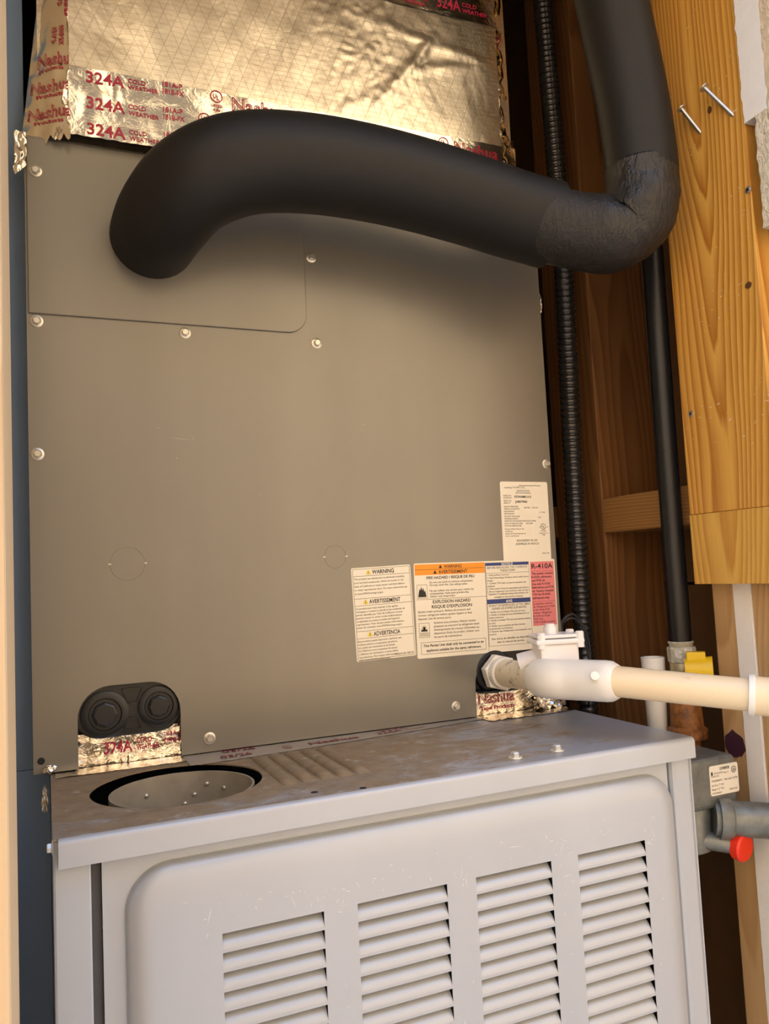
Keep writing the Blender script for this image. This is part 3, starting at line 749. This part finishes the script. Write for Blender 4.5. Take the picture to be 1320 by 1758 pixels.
rectline(bm, T, .3620, .4375, .0695, .0815, .0003)
write(bm, T, 'This Partial Unit shall only be connected to an', .3998, .0768, .0026, w=.0700, align='c'); write(bm, T, 'appliance suitable for the same refrigerant.', .3998, .0720, .0026, w=.0640, align='c')
xn = .4685
rectline(bm, T, .4414, .4956, .0720, .1600, .00025)
write(bm, T, 'BEFORE REPLACING TXV COMPLETE', xn, .1535, .0024, w=.050, align='c'); write(bm, T, 'THESE STEPS', xn, .1503, .0024, w=.019, align='c')
quad(bm, T, .4414, .4956, .1488, .14905)
para(bm, T, ('1. Verify airflow is correct.', '2. Check Subcooling at Outdoor unit to verify correct', '    charge.', '3. Confirm TXV bulb is properly attached and', '    insulated.', '4. Verify system is free of contaminants and moisture.', '5. Be sure evaporator and condenser coils are clean.'), .4425, .1460, .0029, .0019, .0520)
write(bm, T, 'Detailed Troubleshooting instructions are', xn, .1257, .0022, w=.049, align='c'); write(bm, T, 'available in the service manual.', xn, .1224, .0022, w=.036, align='c')
write(bm, T, 'AVANT DE REMPLACER LE TXV, BIEN', xn, .1133, .0024, w=.051, align='c'); write(bm, T, 'SUIVRE LES ETAPES SUIVANTES.', xn, .1102, .0024, w=.043, align='c')
para(bm, T, ('1. Vérifier si la circulation d\'air est correcte.', '2. Vérifier la charge de sous-refroidissement sur', '    l\'unité extérieure.', '3. Vérifier si la bulbe TXV est correctement attaché', '    et isolé.', '4. Vérifier que le système est libre de tous', '    contaminants ou moistures.', '5. S\'assurer que l\'évaporateur et le serpentin sont', '    propres.'), .4425, .1068, .0029, .0019, .0520)
write(bm, T, 'Une charte de détaillée est disponible', xn, .0785, .0023, w=.048, align='c'); write(bm, T, 'dans le manuel de service.', xn, .0750, .0023, w=.034, align='c')
write(bm, T, '364613-101', .5060, .0690, .0019, align='r')
write(bm, T, 'R-410A', .51275, .1520, .0056, w=.0275, align='c')
quad(bm, T, .4982, .5273, .1490, .1492)
para(bm, T, ('This system contains', 'R-410A refrigerant', 'and POE oil.', 'Use only R-410A', 'Refrigerant and POE', 'oil. Factory installed', 'TXV for R-410A', 'refrigerant only.'), .4985, .1455, .0038, .0025, .0280)
quad(bm, T, .4975, .5280, .1160, .1162)
para(bm, T, ('Le système contient', 'du réfrigérant R-410A', "et de l'huile POE.", 'Utiliser réfrigérant', "R-410A et l'huile", 'POE only.', 'TXV installé en usine'), .4985, .1128, .0033, .0023, .0280)
sub('printed_text', bm, 'ink_black', s2)
bm = bmesh.new(); write(bm, T, 'NOTICE', xn, .1571, .0026, w=.014, align='c'); write(bm, T, 'AVIS', xn, .1172, .0030, w=.008, align='c'); sub('white_text', bm, 'ink_white', s2)
# 3: rating plate
s3, F3 = sticker('rating_sticker', .4655, .5265, .1560, .2470, .0022, math.radians(-.6), 'tall cream rating sticker near the right edge', YS + .0001)
T = lambda a, b: F3(a, b, .00015); bm = bmesh.new()
write(bm, T, 'International Comfort Products', .5175, .2420, .0019, w=.0280, align='r'); write(bm, T, 'Lewisburg, TN 37091 U.S.A.,', .4705, .2397, .0019, w=.0270)
write(bm, T, 'INDOOR SECTION', .4945, .2362, .0018, w=.0160, align='c'); write(bm, T, 'SECTION INTERIEUR', .4945, .2338, .0018, w=.0190, align='c')
for z, s_, w_ in ((.2308, 'MODEL NO.', .0100), (.2284, 'MODELE N°', .0105), (.2252, 'SERIAL NO.', .0100), (.2228, 'SERIE N°', .0085), (.2188, 'DESIGN PRESSURE', .0180), (.2163, 'PRESSION DE SURFACE', .0195), (.2136, 'REFRIGERANT', .0130), (.2111, 'REFRIGERANT', .0130), (.2081, 'FACTORY INSTALLED', .0195), (.2056, 'METERING DEVICE', .0170), (.2031, 'DISPOSITIF DE MESURE INSTALLE EN USINE', .0400), (.2004, 'DATE OF MANUFACTURE', .0225), (.1979, 'DATE DE FABRICATION', .0210), (.1945, 'Section of New Pump or the', .0240), (.1920, 'Conditioner.', .0100), (.1895, 'Section de la thermopompe ou', .0260), (.1870, 'du l\'air conditionné.', .0175)):
    write(bm, T, s_, .4690, z, .0017, w=w_)
write(bm, T, 'EVD4X48M21A1E', .4830, .2292, .0026, w=.0215); write(bm, T, 'J248374960', .4835, .2238, .0026, w=.0155)
write(bm, T, '450 PSIG   3102 kPa', .4945, .2176, .0017, w=.0180); write(bm, T, 'R - 410A', .5215, .2124, .0018, w=.0072, align='r'); write(bm, T, 'TXV', .5160, .2068, .0016, align='r'); write(bm, T, 'AUG 2024', .4960, .2004, .0018, w=.0085)
ul_mark(bm, T, .5180, .1975, .0033); write(bm, T, 'C', .5131, .1962, .0016); write(bm, T, 'US', .5222, .1962, .0014)
write(bm, T, 'LISTED', .5182, .1920, .0017, align='c'); write(bm, T, 'Evaporator Coil', .5182, .1897, .0013, w=.0110, align='c'); write(bm, T, '9908', .5182, .1876, .0015, align='c')
write(bm, T, 'ENGINEERED IN USA', .4965, .1815, .0023, w=.0265, align='c'); write(bm, T, 'ASSEMBLED IN MEXICO', .4965, .1778, .0023, w=.0300, align='c')
write(bm, T, '346627-408', .5240, .1675, .0014, align='r')
sub('printed_text', bm, 'ink_black', s3)

# ------------------------------------------------------------------ foil duct above the coil
du = tag(empty('insulated_duct', (.27, .24, CH)), 'foil-faced insulated duct taped onto the coil cabinet top', 'duct')
DZ = 1.249; YD = -.012
DXL, DXR = .037, .499
creases = [((.335, .640), (.376, .688), .0030), ((.376, .688), (.408, .730), .0034), ((.376, .688), (.420, .700), .0020), ((.420, .700), (.462, .708), .0016), ((.395, .726), (.470, .715), .0016), ((.330, .735), (.395, .726), .0012), ((.30, .63), (.345, .655), .0014)]
def segd(px, pz, a, b):
    ax, az = a; bx_, bz = b; dx, dz = bx_ - ax, bz - az; t_ = max(0, min(1, ((px - ax) * dx + (pz - az) * dz) / (dx * dx + dz * dz)))
    return math.hypot(px - ax - t_ * dx, pz - az - t_ * dz)
def duct_front(x, z):
    d = .0024 * noise.noise((x * 9, z * 7, 1.3)) + .0010 * noise.noise((x * 28, z * 20, 4.1))
    cr = 0
    for a, b, h in creases:
        q = segd(x, z, a, b)
        if q < .016: cr = max(cr, .75 * h * math.exp(-(q / .0062) ** 2) * (.7 + .6 * noise.noise((x * 60, z * 60, 3))))
    crink = .0009 * abs(noise.noise((x * 110, z * 95, 7.7))) * max(0, min(1, (x - .24) / .06)) * max(0, min(1, (.42 - x) / .06))
    # shallow dent near the left corner
    d += -.0030 * math.exp(-((x - .070) / .03) ** 2) * max(0, min(1, (z - .60) / .06))
    return YD - d * .9 - cr - crink
def grid(bm, fn, u0, u1, v0, v1, nu, nv):
    V = [[bm.verts.new(fn(u0 + (u1 - u0) * i / nu, v0 + (v1 - v0) * j / nv)) for j in range(nv + 1)] for i in range(nu + 1)]
    for i in range(nu):
        for j in range(nv): bm.faces.new((V[i][j], V[i + 1][j], V[i + 1][j + 1], V[i][j + 1]))
bm = bmesh.new()
grid(bm, lambda x, z: (x, duct_front(x, z), z), DXL, DXR, .5590, .90, 190, 150)
part('foil_facing', bm, 'foil_scrim', du, smooth=True)
bm = bmesh.new()
box(bm, .012, DXR, .006, .50, CH + .0005, DZ); box(bm, DXL, DXR, -.010, .006, .901, DZ)
part('duct_board', bm, 'foil_scrim', du)
# soft left corner wrapped in tape
def chamfer(u, z):     # u 0 (front corner) .. 1 (far left); flares out towards the bottom
    fl = max(0, min(1, (.70 - z) / .14)); wx = .024 + .016 * fl
    x = DXL + .001 - wx * u; y = YD - .0012 + .026 * max(0, u) ** 1.5
    d = .0018 * noise.noise((u * 3, z * 40, 2.2)) + .0030 * noise.noise((u * 4, z * 75, 6.)) * max(.2, min(1.2, (.66 - z) / .04))
    return x, y - d
def chf(u, z, l): 
    x, y = chamfer(u, z); return (x - l * .8, y - l, z)
def tx(bm, F):
    U = lambda x: (DXL + .001 - x)     # world-x style coordinates turned into u
    G = lambda a, b: F(max(-.02, min(1, (DXL - a) / .036)), b)
    for z in (.622, .5975, .573): write(bm, G, 'Nashua', .0045 + (.004 if z > .61 else 0), z, .0115, w=.034, outline=.02); write(bm, G, 'Products', .010, z - .0055, .0035, w=.022)
    Vt = lambda a, b: F(max(0, min(1, (DXL - (.0225 - b)) / .030)), .690 - a)      # reads downwards
    write(bm, Vt, '324A', -.030, .0105, .0100); write(bm, Vt, 'COLD', .0100 - .012, .0045 - .013, .0040); write(bm, Vt, 'WEATHER', .0100 - .012, -.0020 - .013, .0040)
    Vu = lambda a, b: F(max(0, min(1, (DXL - (.0190 - b)) / .030)), .662 - a)
    write(bm, Vu, '181A-P', .004, .0010 - .009, .0040); write(bm, Vu, '181B-FX', .004, -.0050 - .009, .0040)
taped(du, 'foil_tape', chf, 0, 1, .5520, .90, 22, 190, 'foil_tape', tx, .007, .0005)
# wide band at the foot: tape rows with lettering
def band(x, z, l):
    w_ = .0012 * noise.noise((x * 30, z * 40, 8.)) + .0016 * max(0, noise.noise((x * 60, z * 25, 3.))) * (1 if x < .12 else .3)
    return (x, duct_front(x, z) * .35 + (YD - .0010) * .65 - l - w_ * .8 - .0008, z)
def tx(bm, F):
    for z in (.6165, .5920, .5675):
        write(bm, F, '181A-P', .1190, z + .0005, .0050, w=.0180); write(bm, F, '181B-FX', .1190, z - .0065, .0050, w=.0195)
    for cx, cz in ((.1690, .6165), (.1570, .5915), (.4130, .6130), (.290, .5920)): ul_block(bm, F, cx, cz, .0060)
    for x, z in ((.1840, .6060), (.1840, .5815), (.4265, .6040), (.4265, .5795)):
        write(bm, F, 'Nashua', x, z, .0135, w=.0540, outline=.02); write(bm, F, 'Tape Products', x + .001, z - .0065, .0042, w=.050)
    for x, z in ((.2500, .6060), (.2500, .5815)):
        write(bm, F, '324A', x, z, .0115, w=.0270); write(bm, F, 'COLD', x + .029, z + .006, .0042); write(bm, F, 'WEATHER', x + .029, z, .0042)
    for z in (.6080, .5835, .5590):
        write(bm, F, '324A', .0520, z, .0110, w=.0330); write(bm, F, 'COLD', .0880, z + .006, .0042); write(bm, F, 'WEATHER', .0880, z, .0042)
taped(du, 'foil_tape', band, DXL, DXR + .004, .5565, .6210, 150, 26, 'foil_tape', tx, .0008, .0004)
# upper band
def uband(x, z, l):
    return (x, duct_front(x, z) * .6 + (YD - .0006) * .4 - l - .0008 - .0006 * noise.noise((x * 40, z * 30, 5.)), z)
def tx(bm, F):
    for x in (.3600 - .006, .140): 
        write(bm, F, 'Nashua', x, .7720, .0135, w=.0500, outline=.02); write(bm, F, 'Tape Products', x, .7655, .0042, w=.046)
    write(bm, F, '324A', .4150, .7690, .0125, w=.0290); write(bm, F, 'COLD', .4460, .7760, .0048); write(bm, F, 'WEATHER', .4460, .7690, .0048)
taped(du, 'foil_tape', uband, .330, .492, .7610, .8230, 60, 20, 'foil_tape', tx, .0004, .0004)
# crumpled strip along the right edge
def rband(u, z, l):
    a = u * PI * .6; x = DXR - .012 + .020 * math.sin(a) * 1.0; y = YD - .002 + .016 * (1 - math.cos(a))
    d = .0020 * noise.noise((u * 4, z * 55, 2.)) + .0020 * noise.noise((u * 9, z * 120, 5.))
    return (x + d * .5 + l * .3, y - d - l, z)
def tx(bm, F):
    Vt = lambda a, b: F(max(0, min(1, .18 - b * 30)), .755 - a)
    write(bm, Vt, '181A-P', .004, .001, .0035); write(bm, Vt, '181B-FX', .004, -.004, .0035)
taped(du, 'foil_tape', rband, 0, 1, .5585, .90, 12, 170, 'foil_tape_crumpled', tx, 0, .0005)
# torn tail hanging at the lower left corner
bm = bmesh.new()
def tail(u, v):
    x = -.0075 + .0095 * u + .003 * noise.noise((v * 3, 0, 2)); z = .5560 - .040 * v * (1 - .25 * u); 
    return (x, -.0035 - .0035 * noise.noise((u * 3, v * 5, 3)) - .0016, z)
grid(bm, tail, 0, 1, 0, 1, 10, 24); part('torn_tape_tail', bm, 'foil_tape_crumpled', du, smooth=True)

# ------------------------------------------------------------------ insulated suction line
sl = tag(empty('insulated_pipe', (.108, 0, .477)), 'thick black foam-insulated refrigerant pipe curving across the coil cabinet', 'insulated pipe')
P = [(.108, .0, .4740), (.1095, -.022, .4745), (.115, -.050, .4790), (.131, -.073, .4935), (.158, -.083, .5080), (.192, -.086, .5180), (.240, -.086, .5235), (.290, -.086, .5235), (.340, -.086, .5200), (.395, -.087, .5125), (.444, -.090, .5030), (.4840, -.0965, .4945)]
pts = catmull(P, 8); pts[0].y = -.0002
bm = bmesh.new()
def rr(t): return .0385 + .0035 * min(1, t / .35) if t < .97 else .0425
sweep(bm, pts, rr, 36)
part('foam_sleeve', bm, 'foam_black', sl, smooth='auto')
P2 = [(.4480, -.0905, .5015), (.4800, -.0965, .4945), (.5150, -.103, .4890), (.5450, -.110, .4885), (.5680, -.114, .4970), (.5820, -.116, .5150), (.5870, -.116, .5380), (.5872, -.116, .5600)]
CAM = Vector((.0102, -.7434, .1548))
def nearer(p, k): return CAM + (Vector(p) - CAM) * k      # stands a little further out from the wall
P2 = [nearer(p, 1 - .045 * min(1, i / 5)) for i, p in enumerate(P2)]
def crumple(q, p, t):
    d = (q - p); am = max(0, min(1, (t - .22) / .2, (.95 - t) / .12)); k = 1 + am * (.045 * noise.noise(q * 40) + .03 * noise.noise(q * 120))
    fold = math.exp(-((t - .52) / .07) ** 2) * .11 * max(0, d.normalized().dot(Vector((-.6, -.3, .75))))
    return p + d * (k - fold)
bm = bmesh.new(); sweep(bm, catmull(P2, 14), lambda t: .0368 - .0018 * t + .0020 * math.exp(-((t - .42) / .12) ** 2), 40, fn=crumple)
part('foam_elbow', bm, 'foam_elbow', sl, smooth=True)
P3 = [(.5872, -.116, .545), (.5880, -.1165, .565), (.5845, -.1165, .610), (.5800, -.1160, .650), (.5700, -.115, .715), (.5600, -.1145, .780), (.5480, -.114, .86), (.5380, -.113, .96), (.534, -.112, 1.2495)]
P3 = [nearer(p, .955) for p in P3[:-1]] + [(.50, -.135, 1.2495)]
bm = bmesh.new(); sweep(bm, catmull(P3, 8), lambda t: .0349, 36); part('foam_riser', bm, 'foam_black', sl, smooth='auto')

# ------------------------------------------------------------------ corrugated flexible conduit
fc = tag(empty('flexible_conduit', (.585, .035, -.3)), 'black corrugated flexible conduit hanging behind the coil cabinet edge', 'conduit')
ctrl = catmull([(.592, .040, 1.249), (.590, .036, .95), (.590, .033, .80), (.587, .026, .66), (.587, .024, .55), (.588, .028, .42), (.588, .033, .27), (.589, .036, .13), (.590, .037, .03), (.590, .037, -.12), (.588, .036, -.42)], 60)
# resample evenly, several rings per corrugation
L = [0]
for a, b in zip(ctrl, ctrl[1:]): L.append(L[-1] + (b - a).length)
pitch = .0072; npp = 8; tot = int(L[-1] / pitch * npp); cp = []; j = 0
for i in range(tot):
    s = i * pitch / npp
    while L[j + 1] < s: j += 1
    cp.append(ctrl[j].lerp(ctrl[j + 1], (s - L[j]) / (L[j + 1] - L[j])))
bm = bmesh.new(); sweep(bm, cp, [.0092 + .0023 * abs(math.sin(PI * i / npp)) ** .7 for i in range(len(cp))], 18)
part('corrugated_tube', bm, 'conduit_black', fc, smooth=True)

# ------------------------------------------------------------------ gas line with shut-off valve
gl = tag(empty('gas_pipe', (.62, -.086, -.3)), 'black iron gas pipe with brass union and yellow-handled valve beside the fir board', 'gas pipe')
gx, gy = .6205, -.086
bm = bmesh.new(); sweep(bm, [(gx, -.089, 1.249), (gx, -.0885, .6), (gx, -.0865, .3), (gx, gy, .0660)], .0112, 24); part('iron_pipe', bm, 'iron_black', gl, smooth='auto')
bm = bmesh.new(); lathe(bm, [(.0625, .0112), (.0680, .0130), (.0690, .0122), (.0690, .006)], (gx, gy, 0), (0, 0, 1), 24); part('thread_sealant', bm, 'fitting_sealed', gl, smooth='auto')
bm = bmesh.new(); lathe(bm, [(.0470, .0128), (.0480, .0142), (.0610, .0148), (.0635, .0140), (.0635, .006)], (gx, gy, 0), (0, 0, 1), 8); part('union_nut', bm, 'fitting_sealed', gl, bevel=.0008)
bm = bmesh.new(); lathe(bm, [(.0240, .0085), (.0250, .0118), (.0330, .0125), (.0350, .0108), (.0380, .0108), (.0390, .0128), (.0460, .0128), (.0475, .0118)], (gx, gy, 0), (0, 0, 1), 24); vb = part('valve_body', bm, 'brass_old', gl, smooth='auto')
# yellow handle: short hub, flat lever block and an open ring
bm = bmesh.new(); hx, hy, hz = .6120, -.1190, .0425
lathe(bm, [(-.014, .0118), (.012, .0138), (.012, .0104), (-.014, .0088)], (hx, hy, hz), (.72, -.69, 0), 28, closed=True)
hd = sub('lever', bm, 'yellow_plastic', vb, smooth='auto')
bm = bmesh.new(); d = Vector((.72, -.69, 0)).normalized(); q = Vector((.69, .72, 0)).normalized(); c_ = Vector((hx, hy, hz))
prism(bm, [c_ + d * a + q * b + Vector((0, 0, .0095)) for a, b in ((-.012, -.0055), (.006, -.0055), (.006, .0055), (-.012, .0055))], (0, 0, .0090)); sub('lever_tab', bm, 'yellow_plastic', vb, bevel=.001)
bm = bmesh.new(); sweep(bm, [(gx, gy, .030), (.6165, -.100, .037)], .0060, 14); sub('valve_stem', bm, 'brass_old', vb)
bm = bmesh.new(); lathe(bm, [(-.0300, .0120), (-.0300, .0195), (-.0210, .0200), (-.0195, .0180), (-.0180, .0165), (.0180, .0150), (.0245, .0120)], (gx, gy, 0), (0, 0, 1), 24); part('rusty_coupling', bm, 'rusty', gl, smooth='auto')
bm = bmesh.new(); sweep(bm, catmull([(gx, gy, -.0295), (gx, gy, -.050), (.6180, -.098, -.0620), (.6088, -.115, -.0660)], 6), .0125, 20); part('lower_nipple', bm, 'rusty', gl, smooth='auto')

# white PVC stub beside it
ds = tag(empty('drain_stub', (.603, -.062, -.4)), 'short white plastic drain stub standing behind the cream pipe', 'drain pipe')
bm = bmesh.new(); lathe(bm, [(.0445, .0080), (.0520, .0095), (.0520, .0122), (.0500, .0122), (-.0240, .0100), (-.0270, .0085), (-.4, .0083)], (.603, -.062, 0), (0, 0, 1), 28); part('stub', bm, 'pvc_white', ds, smooth='auto')

# ------------------------------------------------------------------ condensate drain
cd = tag(empty('condensate_drain', (.447, 0, .045)), 'cream plastic condensate pipe with white coupling leaving the coil cabinet', 'drain pipe')
A0 = Vector((.4465, -.004, .0452)); A1 = Vector((.4405, -.089, .0490)); A2 = Vector((.4690, -.167, .0505)); A3 = Vector((.5435, -.2420, .0400))
dd = (A1 - A0).normalized()
bm = bmesh.new(); lathe(bm, [(-.010, .013), (.002, .0140)], A0, dd, 24); lathe(bm, [(.001, .0185), (.0015, .0195), (.0110, .0195), (.0115, .0185)], A0, dd, 6); lathe(bm, [(.0112, .0165), (.0205, .0162), (.0215, .0150)], A0, dd, 28)
part('hex_bushing', bm, 'pvc_white', cd)
bm = bmesh.new(); sweep(bm, [A0 + dd * .02, A1 + dd * .014], .0140, 26); part('nipple', bm, 'pvc_grimy', cd, smooth='auto')
tp_ = catmull([A1 + dd * .005, A1 + dd * .025, A1.lerp(A2, .55) + Vector((-.004, 0, 0)), A2 + (A3 - A2).normalized() * .002], 8)
bm = bmesh.new()
def tr(t): return .0182 - (.0028 * (1 - t / .06) ** 2 if t < .06 else 0) - (.0035 * ((t - .93) / .07) ** 2 if t > .93 else 0)
sweep(bm, tp_, tr, 32); tee = part('coupling', bm, 'pvc_white', cd, smooth='auto')
pd = (A3 - A2).normalized()
# moulded dot on the coupling
cn = Vector((-.35, -.85, .25)).normalized()
bm = bmesh.new(); lathe(bm, [(-.002, .0038), (.0000, .0038), (.0004, .0030)], A2 - pd * .022 + cn * .0176, cn, 18); sub('mould_mark', bm, 'pvc_white', tee, smooth='auto')
bm = bmesh.new(); sweep(bm, [A2 - pd * .004, A2 + (A3 - A2) * .35, A3 + pd * .14], .0134, 28); part('long_pipe', bm, 'pvc_cream', cd, smooth='auto')
bm = bmesh.new(); lathe(bm, [(0, .0136), (0, .0162), (.0022, .0168), (.0040, .0168), (.0046, .0158), (.046, .0156), (.046, .0136)], A3, pd, 32, closed=True); en = part('end_socket', bm, 'pvc_cream', cd, smooth='auto')
bm = bmesh.new(); lathe(bm, [(-.0006, .0136), (-.0006, .0163), (.0022, .0170), (.0040, .0170), (.0044, .0160), (.0004, .0136)], A3, pd, 32, closed=True); sub('socket_rim', bm, 'pvc_white', en, smooth='auto')

# float switch riding on the coupling
fs = tag(empty('float_switch', (.4565, -.100, .0660)), 'white plastic overflow float switch on top of the drain coupling', 'float switch')
u = Vector((.93, -.28, 0)).normalized(); v_ = Vector((.28, .93, 0)).normalized(); o0 = Vector((.4600, -.0950, 0))
def fbox(bm, a0, a1, b0, b1, z0, z1):
    base = [o0 + u * a + v_ * b for a, b in ((a0, b0), (a1, b0), (a1, b1), (a0, b1))]; prism(bm, [Vector((p_.x, p_.y, z0)) for p_ in base], (0, 0, z1 - z0))
bm = bmesh.new(); fbox(bm, -.0200, .0170, -.014, .016, .0600, .0800); part('housing', bm, 'switch_white', fs, bevel=.002)
bm = bmesh.new(); fbox(bm, -.0245, .0225, -.0165, .0185, .0800, .0850); part('lid_flange', bm, 'switch_white', fs, bevel=.0018)
bm = bmesh.new(); fbox(bm, -.0225, .0205, -.0150, .0170, .0858, .0892); part('lid', bm, 'switch_white', fs, bevel=.0012)
bm = bmesh.new(); c_ = o0 + u * -.0055; lathe(bm, [(.0885, .0064), (.0960, .0062), (.0962, .0048), (.0985, .0046), (.0990, .0036)], (c_.x, c_.y, 0), (0, 0, 1), 20); part('test_cap', bm, 'switch_white', fs, smooth='auto')
for a, b in ((-.0185, -.012), (.0185, -.013), (.0185, .014)):
    c_ = o0 + u * a + v_ * b; bm = bmesh.new(); lathe(bm, [(.0765, .0040), (.0905, .0040), (.0915, .0030)], (c_.x, c_.y, 0), (0, 0, 1), 16); part('screw_boss', bm, 'switch_white', fs, smooth='auto')
bm = bmesh.new(); sweep(bm, [(.4330, -.0700, .0600), (.4520, -.0830, .0655)], .0105, 20); part('side_port', bm, 'switch_white', fs, smooth='auto')
for k in range(2):
    bm = bmesh.new(); sweep(bm, catmull([(.4830, -.074, .0850), (.4920, -.062, .0950 + .002 * k), (.5060, -.060, .0995 + .004 * k), (.5180 + .002 * k, -.058, .0900), (.5240 + .003 * k, -.056, .0690), (.530, -.050, .0450), (.548, -.02, .00)], 8), .0013, 8); part('lead_wire', bm, 'black_plastic', fs, smooth=True)

# ------------------------------------------------------------------ gas regulator at the furnace's right side
rg = tag(empty('gas_regulator', (.575, -.14, -.075)), 'weathered grey metal gas regulator with paper label and red cap', 'gas regulator')
bm = bmesh.new(); box(bm, .532, .6080, -.160, -.105, -.0780, -.0310); bd = part('body', bm, 'galvanized', rg, bevel=.005, segs=3)
bm = bmesh.new(); lathe(bm, [(-.1160, .016), (-.1130, .022), (-.0740, .024), (-.0700, .022)], (.5660, -.1330, -.004), (0, 0, 1), 28); sub('bowl', bm, 'galvanized', bd, smooth='auto')
bm = bmesh.new(); lathe(bm, [(-.0320, .013), (-.0240, .013), (-.0220, .010)], (.5560, -.138, 0), (0, 0, 1), 8); sub('vent_boss', bm, 'galvanized', bd, bevel=.001)
bm = bmesh.new(); prism(bm, [(x, -.1606, z) for x, z in rrect(.5735, .6085, -.0655, -.0385, .002, 4)], (0, .0005, 0)); lb = part('paper_label', bm, 'sticker_paper', rg)
bm = bmesh.new(); Fg = lambda a, b: (a, -.1608, b)
for z, s_, x, w_, h in ((-.0430, 'GOVERNOR', .5860, .0120, .0026), (-.0462, 'REGULATOR', .5790, .0100, .0016), (-.0488, 'MODEL NO.', .5750, .0100, .0016), (-.0465, 'Class 3', .5900, .0060, .0015), (-.0530, '7025000074', .5750, .0130, .0018), (-.0530, 'Max Inlet 1/2 PSI', .5910, .0160, .0018), (-.0570, 'Set Pres. 7" WC', .5750, .0150, .0018), (-.0605, 'Range 4-12" WC', .5750, .0150, .0018), (-.0640, 'DATE 08/2017', .5750, .0120, .0016), (-.0625, 'MADE IN USA', .5960, .0100, .0014)):
    write(bm, Fg, s_, x, z, h, w=w_)
ring2d(bm, Fg, .6030, -.0445, .0024, .0030); write(bm, Fg, 'SA', .6032, -.0458, .0026, w=.0036, align='c'); quad(bm, Fg, .5752, .5772, -.0470, -.0440)
sub('printed_text', bm, 'ink_black', lb)
bm = bmesh.new(); sweep(bm, [(.5800, -.154, -.0868), (.600, -.166, -.0885), (.660, -.2010, -.0935)], .0160, 26); part('outlet_pipe', bm, 'galvanized', rg, smooth='auto')
bm = bmesh.new(); lathe(bm, [(0, .0190), (.010, .0188), (.012, .0172)], (.5830, -.1570, -.0870), (.8, -.5, -.06), 28); part('pipe_collar', bm, 'galvanized', rg, smooth='auto')
bm = bmesh.new(); sweep(bm, [(.5650, -.145, -.1060), (.5980, -.166, -.1120)], .0085, 18); part('drip_stub', bm, 'galvanized', rg, smooth='auto')
bm = bmesh.new(); lathe(bm, [(0, .0115), (.001, .0128), (.008, .0132), (.0100, .0115), (.0100, .004)], (.5965, -.1630, -.1120), (.22, -.97, -.08), 28); part('red_cap', bm, 'red_plastic', rg, smooth='auto')
